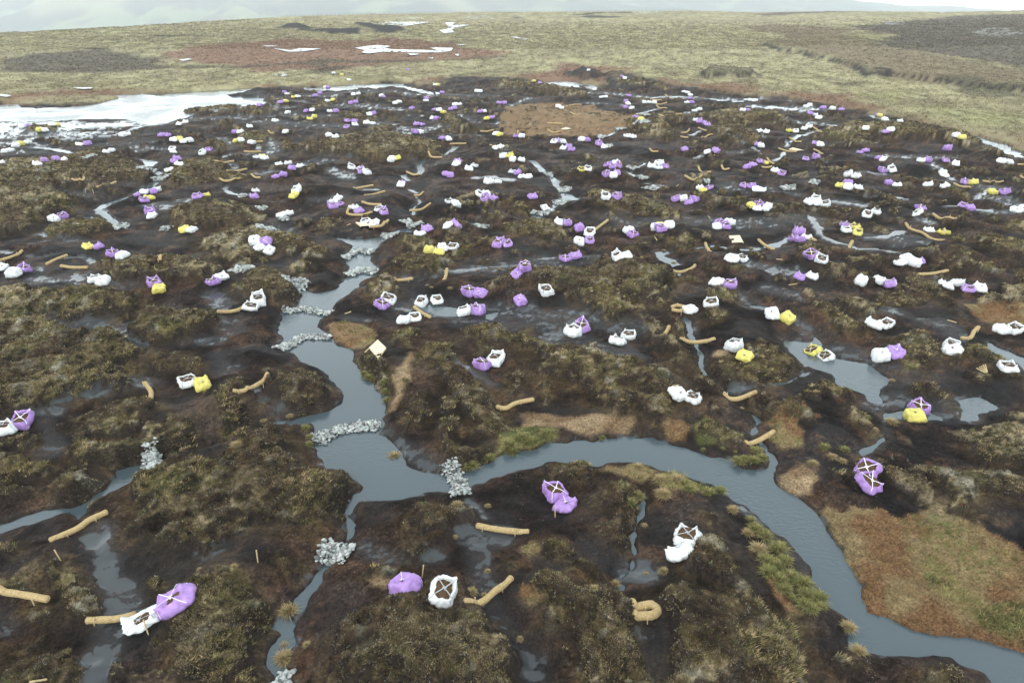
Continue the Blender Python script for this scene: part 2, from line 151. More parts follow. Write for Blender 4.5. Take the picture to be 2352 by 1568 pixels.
# vegetation and ground cover: type | rise m | outline.  h heather and moss hag, t straw grass, r rusty sedge, g green rush, p bare peat lump, k dark heather, m moor grass
VEG = [
"h|.7|P -60,385 60,372 150,368 215,352 290,372 355,400 340,415 250,420 160,430 120,440 170,470 150,490 95,500 60,530 -60,540",
"h|.4|P 385,385 430,372 500,385 560,400 545,410 480,410 400,420 380,405","h|.8|P 680,330 740,318 850,312 950,320 1010,335 1030,350 960,360 860,362 760,355 690,345",
"h|.4|P 155,498 240,500 260,508 200,530 130,545 90,535","h|.6|P 390,490 450,472 560,480 620,500 570,515 480,520 400,515","h|.4|P 460,545 540,520 640,540 720,555 640,570 540,600 480,585",
"h|.7|P 225,605 330,595 470,605 520,625 430,650 330,650 250,640",
"h|.6|I -200,1095 0,1095 250,1090 380,1130 860,1130 1000,1140 1430,1210 1300,1290 1000,1350 700,1370 450,1330 300,1300 480,1440 300,1500 0,1568 -200,1568",
"h|.6|I 1340,1330 1450,1270 1700,1270 1800,1310 2100,1330 2150,1380 2000,1450 1700,1480 1500,1568 1300,1540","h|.5|J 320,1090 500,930 650,900 820,960 980,1040 900,1150 700,1200 560,1150 380,1150",
"h|.8|E -200,0 400,30 600,150 800,170 1120,260 900,380 1020,500 850,560 600,560 350,620 250,720 0,760 -200,760","h|.35|E 1180,330 1400,260 1610,340 1560,420 1400,420 1200,410","h|.4|E 1060,60 1280,10 1500,0 1650,30 1550,100 1350,170 1150,150",
"h|.35|E 770,670 1000,620 1250,640 1280,690 1050,790 1100,860 950,920 700,900 650,800 430,830 580,760","h|.5|E 1310,790 1470,780 1540,940 1540,1040 1350,1080 1200,1000 1000,1100 700,1130 480,1060 550,980 800,980 1100,950 1300,900",
"h|.4|E -100,990 180,1040 380,1080 500,1130 350,1180 100,1200 -100,1190","h|.5|E 440,1220 540,1200 700,1260 900,1180 900,1240 750,1350 560,1460 470,1420","h|.3|E 160,920 370,910 380,970 250,1000 160,980",
"h|.35|E 1680,580 1800,550 1930,640 1970,760 1900,880 1720,940 1750,760 1700,640","h|.3|F -40,460 120,500 280,430 350,500 360,600 280,670 150,700 0,650",
"h|.5|E 1060,1270 1300,1150 1600,1120 1800,1080 1950,970 2100,940 2230,970 2260,1060 2352,1150 F 120,1200 320,1220 480,1230 600,1300 560,1400 480,1500 300,1568 B 0,320 A 2200,300 1950,300 1800,420 1600,560 1450,540 1270,420 1330,380 1500,400 1300,300 1100,400 1020,390 1060,200 1060,50",
"h|.5|A 1370,1110 1480,880 1750,860 1950,900 2200,1000 2100,1100 1980,1180 1900,1400 1700,1568 1300,1568 1400,1400 1350,1250","h|.45|A 20,1500 250,1340 550,1340 680,1450 640,1568 600,1700 -100,1700",
"h|.3|A 340,680 450,630 600,720 580,800 450,830 400,800","h|.3|A 510,860 570,840 750,900 820,1000 700,1040 540,1010","h|.25|A -60,490 140,480 100,560 -60,580","h|.25|A 220,1000 300,980 380,1020 350,1090 240,1100","h|.3|A 1740,730 1880,720 2010,800 1980,860 1880,850 1780,790","h|.25|A 2120,600 2250,580 2400,630 2300,690 2200,680","h|.2|A 80,1290 200,1240 300,1160 340,1190 250,1260 130,1330",
"h|.25|A 1270,410 1330,380 1450,430 1600,520 1550,560 1400,500","h|.2|A 1150,840 1250,810 1300,850 1200,900","h|.25|A 1870,1520 1960,1460 2040,1568 1880,1568",
"h|.7|B 380,1700 370,1300 480,1110 700,1060 860,970 1050,900 1150,860 1330,900 1200,1000 1150,1090 1300,1050 1450,1050 1600,1120 1650,1200 1740,1400 1790,1700",
"h|.35|B 960,300 1100,200 1250,190 1500,230 1560,290 1400,330 1290,420 1100,440 980,380","h|.25|B 950,520 1200,470 1220,500 1120,560 1050,640 990,580","h|.2|B 690,740 760,710 930,720 900,770 750,780","h|.2|B 1700,680 1800,640 1850,670 1800,710","t|.1|B 700,820 800,790 900,850 820,900 720,880",
"h|.7|C 60,850 110,790 330,800 500,900 650,810 720,800 790,900 900,1000 970,1130 930,1250 1000,1450 1060,1700 510,1700 480,1420 430,1300 220,1250 190,1150 240,1020 100,920",
"h|.6|C 1130,900 1300,850 1450,900 1650,870 1560,830 1340,740 1300,650 1360,560 1560,470 1620,600 1800,700 1850,850 1920,930 2150,1120 2300,1700 1150,1700 1100,1400 1080,1300 1200,1200 1180,1080 1100,1030",
"h|.3|C 360,680 430,610 600,640 680,740 620,780 480,720","h|.35|C 580,120 640,100 700,20 900,0 960,100 950,200 870,400 850,520 700,480 600,400 580,330 750,270 740,200 620,190","h|.25|C 180,470 260,450 380,520 420,580 280,610 180,570",
"h|.3|C 1440,250 1540,250 1600,310 1500,320","h|.5|D 1730,20 1900,0 2600,0 2600,90 2352,90 2100,70 1980,120 1800,150","h|.5|D 1600,1520 1700,1450 1830,1500 1900,1700 1500,1700",
"h|.5|H 1960,900 2150,840 2352,880 2600,950 2600,1250 2352,1170 2250,1090 2050,1130 1950,1000","h|.5|H 1720,1240 1850,1180 2050,1160 2352,1240 2600,1250 2600,1450 2352,1400 2100,1330 1950,1400 1880,1500 1720,1480 1750,1350",
"h|.6|G 0,100 130,130 330,190 600,190 740,280 900,320 970,400 1150,450 1210,520 1220,650 1150,780 1070,820 950,680 870,590 850,740 760,770 700,720 620,640 560,550 450,490 330,460 260,380 180,350 150,250 60,180",
"h|.5|G 1050,120 1200,160 1300,240 1400,290 1460,420 1560,550 1580,590 1480,540 1370,480 1280,400 1190,330 1200,260 1100,160","h|.3|G 1540,330 1700,290 1900,210 2100,260 2170,320 2170,380 2000,460 1850,490 1600,480 1540,420",
"h|.3|G 1820,600 1930,570 2050,640 2070,690 1960,750 1850,680","h|.35|F 980,640 1080,590 1200,680 1150,760 1060,800 1000,740","h|.35|F 1200,330 1350,340 1520,480 1700,620 1750,720 1800,820 1700,900 1560,860 1480,780 1420,660 1300,520 1250,420",
"h|.3|F 880,120 1000,30 1100,40 1060,140 1000,200 900,180","h|.4|F 1240,760 1420,730 1450,830 1350,900 1400,1000 1700,950 1640,1080 1440,1160 1280,1050 1260,900","h|.4|F 1430,20 1700,10 1900,110 1750,120 1650,110 1450,60","h|.3|F 1120,150 1350,120 1400,300 1300,340 1040,300 1030,280 1120,260",
"h|.3|F 1800,380 1860,340 1910,400 1870,540 1800,500","h|.3|F 2040,470 2100,450 2140,530 2080,600","h|.25|F 570,270 640,240 780,250 860,330 830,450 880,560 820,640 770,480 640,400 700,340 600,330",
"h|.6|K 950,490 1100,450 1300,410 1500,430 1650,490 1600,580 1400,620 1200,560 1000,530",
"h|.8|K 1140,980 1300,920 1600,930 1850,950 2000,850 L 0,780 250,760 450,830 700,880 750,930 650,1000 630,1130 560,1180 250,1120 300,1240 200,1380 0,1380 K 1900,1330 1740,1230 1760,1120 1500,1080 1300,1020",
"h|.4|L 680,1300 800,1360 870,1440 850,1540 740,1450","h|.4|L 740,580 850,540 1000,620 880,670 750,660","h|.6|K 1820,150 1950,115 2250,120 L 300,150 500,170 700,290 790,390 640,370 500,300 200,280 100,370 0,330 K 2100,300 1950,250 1830,200",
"h|.4|K 420,480 560,500 740,660 640,670 500,600 430,540","h|.6|K 0,720 200,700 500,740 560,800 430,840 350,930 50,930 0,850 J 1850,880 1900,780","h|.3|K 0,540 250,560 300,620 200,650 0,640","h|.4|J 1730,950 1900,940 2000,1080 1700,1200 1650,1080","h|.3|J 850,860 1000,800 1100,850 1000,930 860,920","h|.3|J 1000,720 1150,670 1280,700 1200,780 1020,770",
"h|.5|K 1100,270 1200,240 1280,290 1270,350 1120,310","h|.4|J 1180,420 1260,400 1320,460 1250,500","h|.4|L 400,1290 470,1270 620,1400 520,1500 460,1380",
"h|.4|M 1820,560 1900,530 2100,570 2500,650 2500,780 2200,780 2050,740 1900,650","h|.4|M 2140,430 2300,410 2500,430 2500,530 2230,500","h|.5|M 1160,920 1300,900 1500,1020 1700,1180 1760,1280 1650,1220 1450,1080 1250,990 1170,960",
"h|.5|M 320,1210 450,1250 620,1340 780,1380 850,1450 600,1480 500,1420 420,1320 320,1270","h|.4|M 530,1110 640,1080 800,1150 950,1250 860,1340 700,1230 580,1180","h|.4|L 1950,720 2100,740 2200,820 2352,900 2250,900 2050,830 1950,770",
"h|.35|L 1080,1050 1300,1020 1380,1150 1320,1210 1180,1170","h|.35|L 990,1320 1150,1280 1250,1310 1260,1370 1080,1400","h|.5|M 1500,50 1600,40 1750,120 1850,180 1800,200 1650,130","h|.4|H 1320,130 1500,90 1700,160 1730,260 1580,300 1450,370 1400,300",
"h|.5|H 1850,190 2000,180 2250,330 2352,450 2352,520 2200,390 2000,300 1850,250","h|.3|H 950,680 1020,680 1200,820 1190,860 1080,800 1000,740","h|.3|H 1580,500 1650,510 1850,640 1840,660 1700,590","h|.25|M 900,1120 1150,1080 1230,1140 1150,1200 950,1190","h|.3|M 1640,750 1700,680 1820,740 1800,840 1680,850",
"h|1.1|R -60,20 200,30 600,80 900,120 1090,170 1100,240 900,240 700,200 450,170 200,120 50,110 -60,100","h|.7|R 1350,50 1500,0 1800,20 2000,60 2150,140 1800,100 1500,100",
"h|.8|S 320,470 500,420 800,400 1250,420 1480,500 1560,600 1450,620 1200,520 900,540 700,520 400,500","h|.7|S 540,660 700,600 800,570 1000,700 1150,780 1000,810 800,720 600,690","h|.6|S 530,750 700,740 900,800 880,830 650,790","h|.5|S 2000,700 2200,640 2352,650 2352,850 2200,780 2050,760",
"h|.9|T -60,650 300,620 500,600 900,660 1300,710 1500,780 1750,850 1600,860 1300,800 1000,780 600,750 300,720 -60,700","h|.6|T 1720,900 1850,880 2000,920 2130,1000 2000,990 1800,950",
"h|.5|Q 50,470 200,420 400,440 600,540 500,560 250,500","h|.5|Q 680,500 760,460 920,520 800,550","h|.8|Q 1390,530 1550,480 1700,560 1780,640 1600,650 1450,590","t|.15|R 80,370 300,330 700,300 1200,330 1500,420 1720,520 1700,600 1400,640 1350,720 900,740 500,720 100,700 -20,620 20,560 -80,520 -60,450",
"h|.6|R 1730,580 1900,560 2100,560 2250,680 2200,780 2050,770 1850,650","h|.6|R 2030,500 2200,490 2450,500 2450,560 2150,550","h|.5|R 970,960 1080,940 1200,990 1180,1050 1050,1010",
"h|.3|O 40,265 90,225 250,218 370,240 300,262","h|.5|O 670,208 740,180 860,190 850,212","h|.3|O -20,405 180,355 450,350 700,325 800,300 970,335 850,380 600,395 200,420","h|.3|O 920,430 1050,380 1300,390 1380,420 1200,450","h|.6|O 680,560 850,560 1000,640 1200,700 1220,770 1000,740 900,640","h|.5|O 450,760 600,760 740,840 780,920 600,900","h|.6|O 160,1180 300,1080 500,1070 700,1120 860,1230 800,1290 600,1200 350,1220 230,1240",
"h|.6|N 330,645 400,600 520,590 570,620 780,620 720,680 500,680","h|.4|N 1500,415 1530,390 1580,400 1590,425","h|.4|Q 490,650 600,600 740,640 600,685","h|.3|O 1440,880 1520,810 1640,830 1560,900","p|.5|O 680,205 860,180 1190,125 1300,140 1240,235 1000,228",
"r|.1|D 730,170 900,180 1100,200 1350,220 1500,170 1700,160 1750,250 1900,290 2100,350 2250,480 2352,560 2700,640 2700,1340 2352,1310 2200,1280 1900,1210 1500,1160 1270,1040 1100,880 1060,760 1000,640 920,540 900,400 840,280",
"g|.05|D 1480,560 1650,540 1850,760 2050,960 2352,950 2700,1000 2700,1250 2352,1230 2050,1150 1800,1000 1600,800","t|.1|G 2040,1200 2200,1150 2350,1200 H 600,1140 740,1160 740,1230 680,1350 560,1330 450,1280","t|.12|G 0,700 200,690 330,740 600,750 900,780 890,870 700,880 400,860 340,840 0,830","g|.15|F 1700,850 1850,820 2000,830 2200,840 2180,900 2080,940 1950,990 1850,1040 1720,1070 1640,1080 1680,950",
"r|.05|F 380,50 500,20 700,60 770,120 750,200 650,230 500,180 410,120","r|.05|G 680,1150 900,1130 1080,1160 1100,1180 1050,1250 950,1290 750,1260 650,1190","g|.1|G 1350,820 1450,790 1700,850 1750,950 1600,990 1400,960","r|.05|G 1100,820 1250,780 1340,830 1280,930 1130,930",
"r|.08|H 350,700 500,670 620,690 720,770 620,800 560,830 640,900 600,1000 450,1010 340,900 420,830 330,800","r|.05|M 1760,1200 2000,1190 2500,1230 2500,1400 2050,1380 1850,1300","g|.15|G 1010,1230 1150,1180 1280,1180 1400,1260 1520,1310 1540,1380 1300,1380 1100,1360 1020,1290","h|.3|G 190,1150 250,1110 450,1130 520,1130 530,1220 430,1310 280,1290 200,1240",
"t|.08|F 900,420 1030,290 1060,320 1000,560 900,700 850,700 900,560","t|.1|C 300,750 450,700 420,740","r|.05|D 330,760 450,860 600,1000 520,1010 380,900","t|.1|H 2100,10 2352,0 2352,60 2200,50","r|.05|B 1890,850 1950,900 2100,1030 1950,1050 1880,960",
"t|.08|J 1250,1400 1500,1430 1750,1480 1700,1568 1300,1560","r|.05|B 1880,540 2000,460 2050,560 1950,640","t|.06|I 1280,200 1300,200 1300,205","t|.06|H -100,230 0,260 80,250 0,300 -90,280",
]
# ground cover of the open moor, colours only: type | outline
MOOR = [
"r|U -60,640 400,590 750,590 1000,600 1200,600 1690,575 2352,545 V 500,530 840,500 1150,540 1500,430 1900,460 1950,490 2100,520 2352,560 2352,600 1900,560 1700,540 1500,540 1300,540 830,540 650,540 400,600 0,620 U 1700,600 1000,630 700,640 400,640 0,690 -60,690",
"r|U 1000,350 1500,290 1900,260 2352,280 V 400,250 700,290 1100,340 1180,350 900,400 400,420 0,480 U 2000,470 1700,480 1500,440 1150,400","r|W -60,560 300,550 700,600 1100,640 1400,720 1600,760 1400,750 1000,690 600,630 200,610 -60,600",
"r|T -60,350 350,400 800,500 1300,620 1800,780 2500,860 2500,910 1900,830 1200,670 600,540 -60,420","k|U -60,400 300,350 700,320 1000,380 1150,450 800,480 400,490 -60,480",
"k|W 1210,180 1500,150 1900,110 2352,95 2700,90 2700,500 2352,480 2250,470 1950,410 1700,370 1400,320 1350,290 1500,240 1310,210","k|W 560,100 800,85 1150,78 1160,85 900,95 700,110",
"b|W 450,180 700,160 1000,180 1200,190 1300,210 1100,230 1300,280 1500,340 1900,400 2352,500 2700,560 2700,660 2352,620 1900,560 1500,520 1400,500 1200,450 1100,400 900,360 660,300 800,250 600,210",
"g|U 390,570 560,570 570,578 430,592","g|U -30,600 100,595 90,605 0,620","g|U 300,200 500,190 700,180 880,178 700,190 400,215","g|U 1440,140 1480,125 1600,125 1650,135 1500,145","g|U 1950,120 2020,115 2100,118 2040,126","l|V 900,110 1060,105 1060,130 900,130","l|V 1950,80 2100,68 2150,80 2130,90 1980,95","l|V 430,115 600,118 560,135 440,130",
"p|U 1820,190 1880,165 1950,160 2060,190 2000,195 2050,200 2180,205 2352,195 2352,225 2220,230 2150,218 2000,205 1900,190","p|V -20,200 60,190 200,200 180,225 -20,230","p|V 150,160 300,165 340,175 450,180 480,200 350,222 290,215 280,190 180,185","p|V 1170,125 1220,110 1230,135","p|V 1540,100 1640,90 1960,80 1960,90 1800,90 1640,105","p|V 1620,112 1700,105 1890,112 1880,120 1640,120",
"p|V 820,470 830,500 760,560 780,520","p|V 1560,490 1640,460 1720,478 1760,500 1650,525","y|W 1600,680 2000,740 2352,730 2352,784 1700,784","y|T 1000,500 1500,420 2352,500 2352,640 1700,640 1300,560","y|T 600,200 900,300 800,350 400,300","y|W 850,290 1300,230 1500,240 1350,290 1100,300","d|U 1000,235 1350,235 1350,248 1000,245","d|U 1250,445 1700,430 2100,400 2352,405 2352,425 2000,425 1700,445 1250,455","d|V 0,400 500,405 1100,380 900,400 500,418 0,425",
"d|W 1110,560 1250,545 1300,570 1150,590","d|W 1600,680 1750,650 1850,690 1700,710","d|W 1900,540 2150,580 2352,600 2352,650 2100,660 1950,600","d|U 2020,470 2130,430 2260,440 2200,500 2050,490","l|W 2000,200 2150,190 2340,215 2330,245 2100,250","l|W 1400,150 1560,140 1520,165 1440,165",
]
# hags standing proud on the far moor: type | rise | outline
HAGS = ["h|1.5|W 255,500 300,465 400,460 540,475 590,500 440,515 300,515","h|1.2|V 1570,490 1640,460 1720,478 1760,500 1650,520","h|.9|V 1790,490 1880,485 1990,510 2100,560 2000,580 1850,560","p|1.0|U 1830,190 1880,165 1950,160 2020,185 1950,192","p|1.0|U 2050,200 2200,200 2340,190 2340,225 2200,225","p|1.0|V 290,200 350,175 460,185 400,220 320,220","p|1.0|V 150,158 250,160 330,180 230,185","h|1.2|W 650,295 800,250 1000,240 1300,260 1500,330 1900,390 2700,480 2700,640 1900,560 1440,495 1330,505 1250,440 1100,402 980,385 900,355 780,340","h|.9|W 1290,480 1440,480 1450,505 1330,508"]
PONDS = ["V 280,160 380,150 640,152 560,165 480,178 400,172","V 740,155 810,153 780,172 900,170 830,185 780,200 800,220 730,225 700,205 750,200 760,180","V 145,325 230,312 300,306 390,312 345,325 400,335 600,338 700,345 640,322 790,325 780,345 700,355 500,355 340,350 240,362 190,355 220,340",
 "V 1165,250 1200,250 1225,257 1280,262 1270,269 1220,262","U 1720,310 1800,308 1835,314 1740,316","U 1790,328 1900,340 1950,328 2100,330 1980,348 1880,350","U 1820,492 1860,490 1880,510 1840,517 1780,505","V 810,300 890,302 840,308","U 480,592 610,590 600,598 540,600","U -30,632 60,640 80,648 50,655 -30,645","V 480,360 580,366 520,374","U 1170,405 1230,395 1260,400 1200,412","V 620,390 665,388 660,398","V 800,368 830,365 825,380"]
# bulk bags: tile, then colour x,y shape (o open top, c folded over, s slumped flat)
BAGS = """
A p1415,860s w1160,1015s
B p995,825c w1260,800o
C p290,80o p350,165c w1325,400o w1285,540c
H p1140,1150o p1140,1240o w30,830o p160,785o w1480,475o y1585,500c
E w30,830o p160,785o w1480,475o y1585,500c
G w1250,575c w1345,585o w1680,200o y1760,250c w410,88o p493,45o w770,160o w845,110o
F p1590,345o w1685,315o
H y695,265o w807,277o w1255,270c p1335,255c w1780,190o w1785,240c p1525,690o y1510,760c w2250,350o w2180,70c w2265,65o w1180,30c w1260,25o
I p615,355o w530,385c y855,640c p965,645c p1100,710o w1200,720c w5,845c p235,865o w140,912c w925,960o w1010,985c p1520,1005o y1545,1045c p1475,305o w1485,345c y1815,470c w1885,478c p1350,132c w1410,115c p1485,110c w1530,90o y1465,165c p1415,190o p1945,150o y2025,135c w2150,940c p2090,990o
J w540,95o p530,160c w950,105o y915,148c w1345,170c w1300,210c p1310,255o p1370,230o w1515,260o p1550,300c w1750,275o p1800,310o w1630,400o w1705,400c w1965,40c p1980,18c w795,335c w860,315c w2160,510c p2230,475c w545,590c w580,640c p655,615c w670,680c w565,1190o w480,1225o p1785,1205o w1845,1160o w2170,1185o w1995,1360c w2090,1340o y2240,685c
K y375,700o w440,650c w490,650o w485,200o w545,225c w870,20o w950,15c w765,135o w835,145c p835,175o p905,175c p1290,150c w1415,260c w470,435c p545,420c p970,628o p1045,620o w1550,412c p1635,420o p1765,475c w1857,505o w1750,605c p1855,585o w2240,497c p2278,530o p1625,760o p1708,738c w2150,740o w2215,735c p1200,850o p1160,890c p690,1090o p800,1095c w1445,1080o p1183,1172c w360,1168o w620,1285o p755,1275o
L w65,155o p165,155o w560,450c y580,430c w670,450c p620,470o p755,185o w830,180c p875,215o p935,190o w985,68c y1012,93c p1065,70o p1425,50o p1480,60o w1535,88c w1590,92c y1480,242c p1570,230o w1545,265c w1635,270c w1150,455c p1180,410o p1235,450o w1270,415c w1290,763c w1398,760o w1140,993c p1265,1005o w1085,1190o w895,1255c w1700,1300c y1820,1340c p1945,510o p1900,560o p1965,580o w2035,555c p2085,720o w2175,755o p1945,945c w2085,932c
M w315,175o w250,210c w330,225c w410,220o y540,45c p625,15c w630,55c w732,65c p1030,30c w1118,45c w1410,38c w1590,45c p1780,20o y1855,25o y2045,115c p2165,120o p1750,240o p1835,270c w2275,285c w2345,290c w815,320o w905,310o p1345,265o w1320,310o p595,435o w625,485o y705,445o y720,510o w1430,485c y1560,505o w1160,775c w1215,765c w1275,810c p1330,785c w748,978c w925,985o p1055,1000o w1590,1030c w1695,1005o p1810,1065o w1925,1048c
N w290,610c p350,590c w680,580c y740,585c y525,655c w590,655c w1605,720c w1665,700c w205,855c y270,835c w355,815c w70,930c w125,915c w15,1050c p585,1040c w485,1085c p735,1030c w835,1020c w1050,835c p1140,830c w1375,935c w1455,920c p2110,715c p2180,715c w2270,780c w2245,895o w2265,930c w2215,1150c
O p1525,160c w1560,178c y1645,220c w1700,210c p1465,290c y1543,278c p1195,330c w2055,110c p2095,118c p1925,205c p1990,170c w2085,268c y2150,258c p1805,405c w1880,392c w2118,405c p2195,408c w1560,425c y1860,500c y1910,480c w1400,528c w138,570c w225,545c w1065,600c p885,680c w940,675c w1530,675c y150,775c w195,800c w285,790c y890,795c w960,785c w1095,815c w2110,720c w2190,735c w460,950o p540,905o p70,1050c p120,1020c w145,1090c y1240,975c w1165,995o w1260,1015c w1455,1095c w1560,1080o p1610,1145c w1718,1125c p1400,1250c p1500,1235c
Q w230,188c w290,178c p195,300c p255,288c w595,205c p620,212c w775,300c w830,285c p1190,235o w1180,265c p985,365c w1295,60c y1325,65c w1325,175c p1390,160c w1840,145c w1880,148c p1285,385c w1345,390c y1405,420c w1555,320c w1605,315c p1495,378c p1545,365c p2135,295c p2195,297c p1880,408c w1935,405c y1965,500c p2030,485c w440,448c p490,437c w1260,495c p1310,505c p150,530o p245,540c w255,578o w400,555c w480,562o p135,612o p1045,572c p1120,575c p1040,680o w1100,682c p1385,755c w1470,770c w2085,700c y2135,712c w2075,880c w2140,870c w735,1035c y795,1012c w205,1135o w310,1150c p335,1190o w410,1208o w1570,1088c p1590,1062c w1740,1150c w1800,1110o p1440,1225c p1495,1245c w2190,990o y2275,985o w2310,1035c
R p465,35c y385,10c w1180,125c w1270,222c w1325,218c p1630,198c p1595,282c w1625,310c p1590,355c w1665,365c w1838,290c w1900,287c w1965,295c w705,345c w750,360c p150,730o w230,735c w650,800o p715,800o w765,805c w770,885c p840,870o p875,905o w1015,778c p1088,782c w1620,728c w1680,735c p1725,480c y1790,515c p1245,835o w1310,868c w218,1038c w100,1190o p190,1205c w228,1255c w320,1260c y1000,1158o w1105,1150o p1355,1100o p1420,1120o p1490,1110o w1455,1070c p1345,1225o w1430,1235c p1475,1205c w1930,1125o w2010,1140o w2030,1085o p2110,1120o
S w155,150c w205,165c w240,195c p230,235c w195,292c p265,292c w1025,258c w1080,268c w1755,350c w1800,332c p1975,362c w2095,372c p2210,380c w300,398c w355,382c w930,390c p985,385c p1805,432c w1860,452c w1915,490c w310,520o p355,540o p470,580o p415,560c w1135,665c w1230,670c y1530,660o w1615,665o w1725,632c w1790,610o p1120,838c w1170,858c p1885,820o w1945,842c p175,905c w470,945c p565,922c p1755,1015o p1890,1010o p975,1130c p1065,1097c p1135,1060o y1215,1075c w1345,1185o p1430,1215o
T p440,475c y475,465c w540,515c w735,530c p550,668c w605,648c w1475,728c y1530,745c w280,632c p1360,865c p1345,900o p215,935c p280,915c p455,1010c w510,1030c w1000,1040c p1095,1038o p1340,1045o w1458,1082c w2055,1062c w2170,1072c p510,1180o w630,1175o w50,1235o w160,1248c w1290,1190o w1320,1230c
V w10,477c p497,455c y62,487c w112,520c w1675,457c p1893,498c w1912,512c
"""
BAGS = BAGS.replace("H p1140,1150o p1140,1240o w30,830o p160,785o w1480,475o y1585,500c", "H p1140,1150o p1140,1240o")
LOGS = ["A 395,450 600,360 700,290 835,225","A -120,835 150,870 370,910","A 685,1075 900,1065 1060,1030","B 1545,325 1720,358 1945,380","B 1450,955 1580,925 1690,835 1815,735","C 870,972 960,955 1035,942 1082,980 1040,1022 960,1030 885,1032",
"E 1128,462 1175,530 1168,600","E 1830,562 1960,525 2105,445","F 1700,680 1770,690 1850,650 1985,622","G 1115,118 1150,75 1170,35","G 1255,155 1370,175 1525,155","G 1590,600 1700,615 1850,560","G 1765,970 1870,935 1990,865","H 1860,145 1930,140 1960,90 1995,55",
"I 950,70 1060,50 1135,20","I -20,790 130,745 220,700","I 455,820 560,770 655,735","I 600,845 700,860 860,862","I 1568,775 1572,740","J 175,1295 300,1295 430,1265","J 1505,85 1600,65 1695,48","J 1615,158 1720,130 1810,105","J 1590,212 1660,235 1775,240","J 1455,275 1450,330 1580,342 1685,315","J 1670,465 1780,455 1845,400","J 2100,145 2150,145 2190,118","J 2055,290 2150,285 2260,250","J 1900,968 1980,965 2080,950","J 2100,1245 2170,1300 2255,1345",
"K 1905,495 1975,440 2035,395","K 430,985 450,930 460,870","K 1230,780 1250,840 1270,885","L 1035,605 1055,660 1090,705","L 1555,580 1620,635 1705,680","L 705,860 800,870 935,825","L 2070,575 2110,600","L 705,1250 760,1230 825,1245 790,1275 710,1262",
"M 1195,415 1240,470 1360,510 1450,570 1575,585","M 1460,340 1530,385 1685,415","M 635,685 645,640 670,600","M 1320,920 1450,915 1605,885","M 1665,35 1730,65 1825,72","M 1950,5 2040,20 2145,25","N 940,1305 1080,1305 1095,1265",
"O 995,930 1100,940 1215,935","O 610,1078 740,1060 855,1040","O 770,1188 900,1192 1030,1165","O 1090,1230 1140,1270 1205,1275","O 680,1295 770,1318 940,1282","O 1310,665 1345,695 1380,690","O 1145,808 1240,808","Q 1490,835 1590,838 1700,822","Q 1210,985 1270,1010 1385,1012","Q 925,1200 1010,1235 1110,1240","Q 1885,665 1960,672 2060,655","Q 2015,870 2060,875",
"R 870,430 935,455 1010,445","R 565,555 680,575 765,568","R 570,655 640,685 735,685","R 805,345 910,330 1010,322","R 1910,250 1960,262 2060,258","R 1960,300 2030,322 2125,298","R 1990,345 2040,370 2130,365","R 2105,220 2160,235 2215,240","R 1905,895 1940,935 2010,945","R 2025,460 2080,470","R 2250,450 2325,445","R 180,665 185,700",
"S 345,628 400,655 450,660","S 130,690 195,680 225,655","S 115,742 160,752 210,750","S 390,748 470,742 525,715","S 1540,765 1610,795 1690,802","S 1840,635 1900,665 1980,668","S 1395,895 1500,930 1625,937","S 1855,905 1910,945 1970,960","S 1245,1020 1290,1075 1330,1090","S 1175,1135 1240,1142 1300,1130","S 345,1130 375,1205","S 385,1200 505,1188","S 650,1115 675,1165 745,1158","S 170,1245 285,1300 400,1252","T 2310,1245 2370,1300","T 2270,1100 2380,1105"]
# stone dams: centre line | width m
DAMS = ["F -20,215 190,175 400,135|1.0","F 280,955 400,935 600,890 790,840|1.25","F 1320,1100 1350,1180 1400,1270 1420,1350|1.0","E 1120,1080 1250,1065|1.3","E 1200,1090 1180,1140|0.8","B 310,530 430,545 550,540|1.3","A 2160,1570 2280,1560|1.2","J 820,1305 1040,1315 1280,1290|1.0","J 1410,755 1550,735 1690,710|1.1","J 1445,935 1590,930 1725,915|1.1","J 2010,425 2080,430 2140,435|1.6","J 1810,530 1910,535|1.3","J 600,475 700,470|1.6","J 780,378 860,375|1.3","J 390,155 480,155|1.5","J 560,272 650,268|1.0","J 330,870 475,870|2.0","J 860,970 1005,970|1.7",
"I 1120,455 1260,445|1.9","I 1575,475 1665,472|1.5","K 1545,88 1660,78|2.2","K 1530,208 1640,212|1.8","K 1305,308 1485,305|1.5","K 745,442 820,442|1.6","R 535,1222 635,1225|1.8","R 1235,740 1325,740|1.8","R 1470,640 1555,640|2.2","R 1745,548 1875,538|2.2","R 1785,450 1875,448|2.2","R 1345,865 1420,860|2.2","R 1635,1155 1725,1145|2.2","R 1740,1275 1845,1270|1.5","R 1865,1420 1995,1400|2.0","L 1025,12 1070,12|1.0","L 1775,75 1865,75|1.4","L 1875,70 1910,68|1.0","L 2060,18 2140,18|1.3","N 1135,985 1210,985|2.0","N 1840,1155 1980,1160|1.6","N 2030,1280 2190,1265|2.2"]
BOARDS = ["F 770,192 832,232 768,292 700,252","L 1265,540 1370,540 1405,603 1300,605","J 1525,435 1640,420 1710,438 1575,475","S 1525,905 1580,880 1720,912 1640,922","R 745,635 805,615 880,635 800,645"]
STAKES_UP = ["A 2022,625","A 1165,1190","A 478,610","C 275,270","B 1112,745","C 1218,470","I 835,130","I 920,140","J 1580,400"]
STICKS = ["J 920,670 945,645","J 1420,1312 1480,1292","J 1440,445 1475,432","L 535,560 560,595","L 1060,355 1080,375","L 1725,778 1790,782","L 1850,1030 1930,1018","M 1600,1372 1690,1398","L 750,65 770,45","G 1190,520 1245,512","A 260,1562 345,1545","H 1390,750 1450,745","H 1060,1090 1120,1108"]
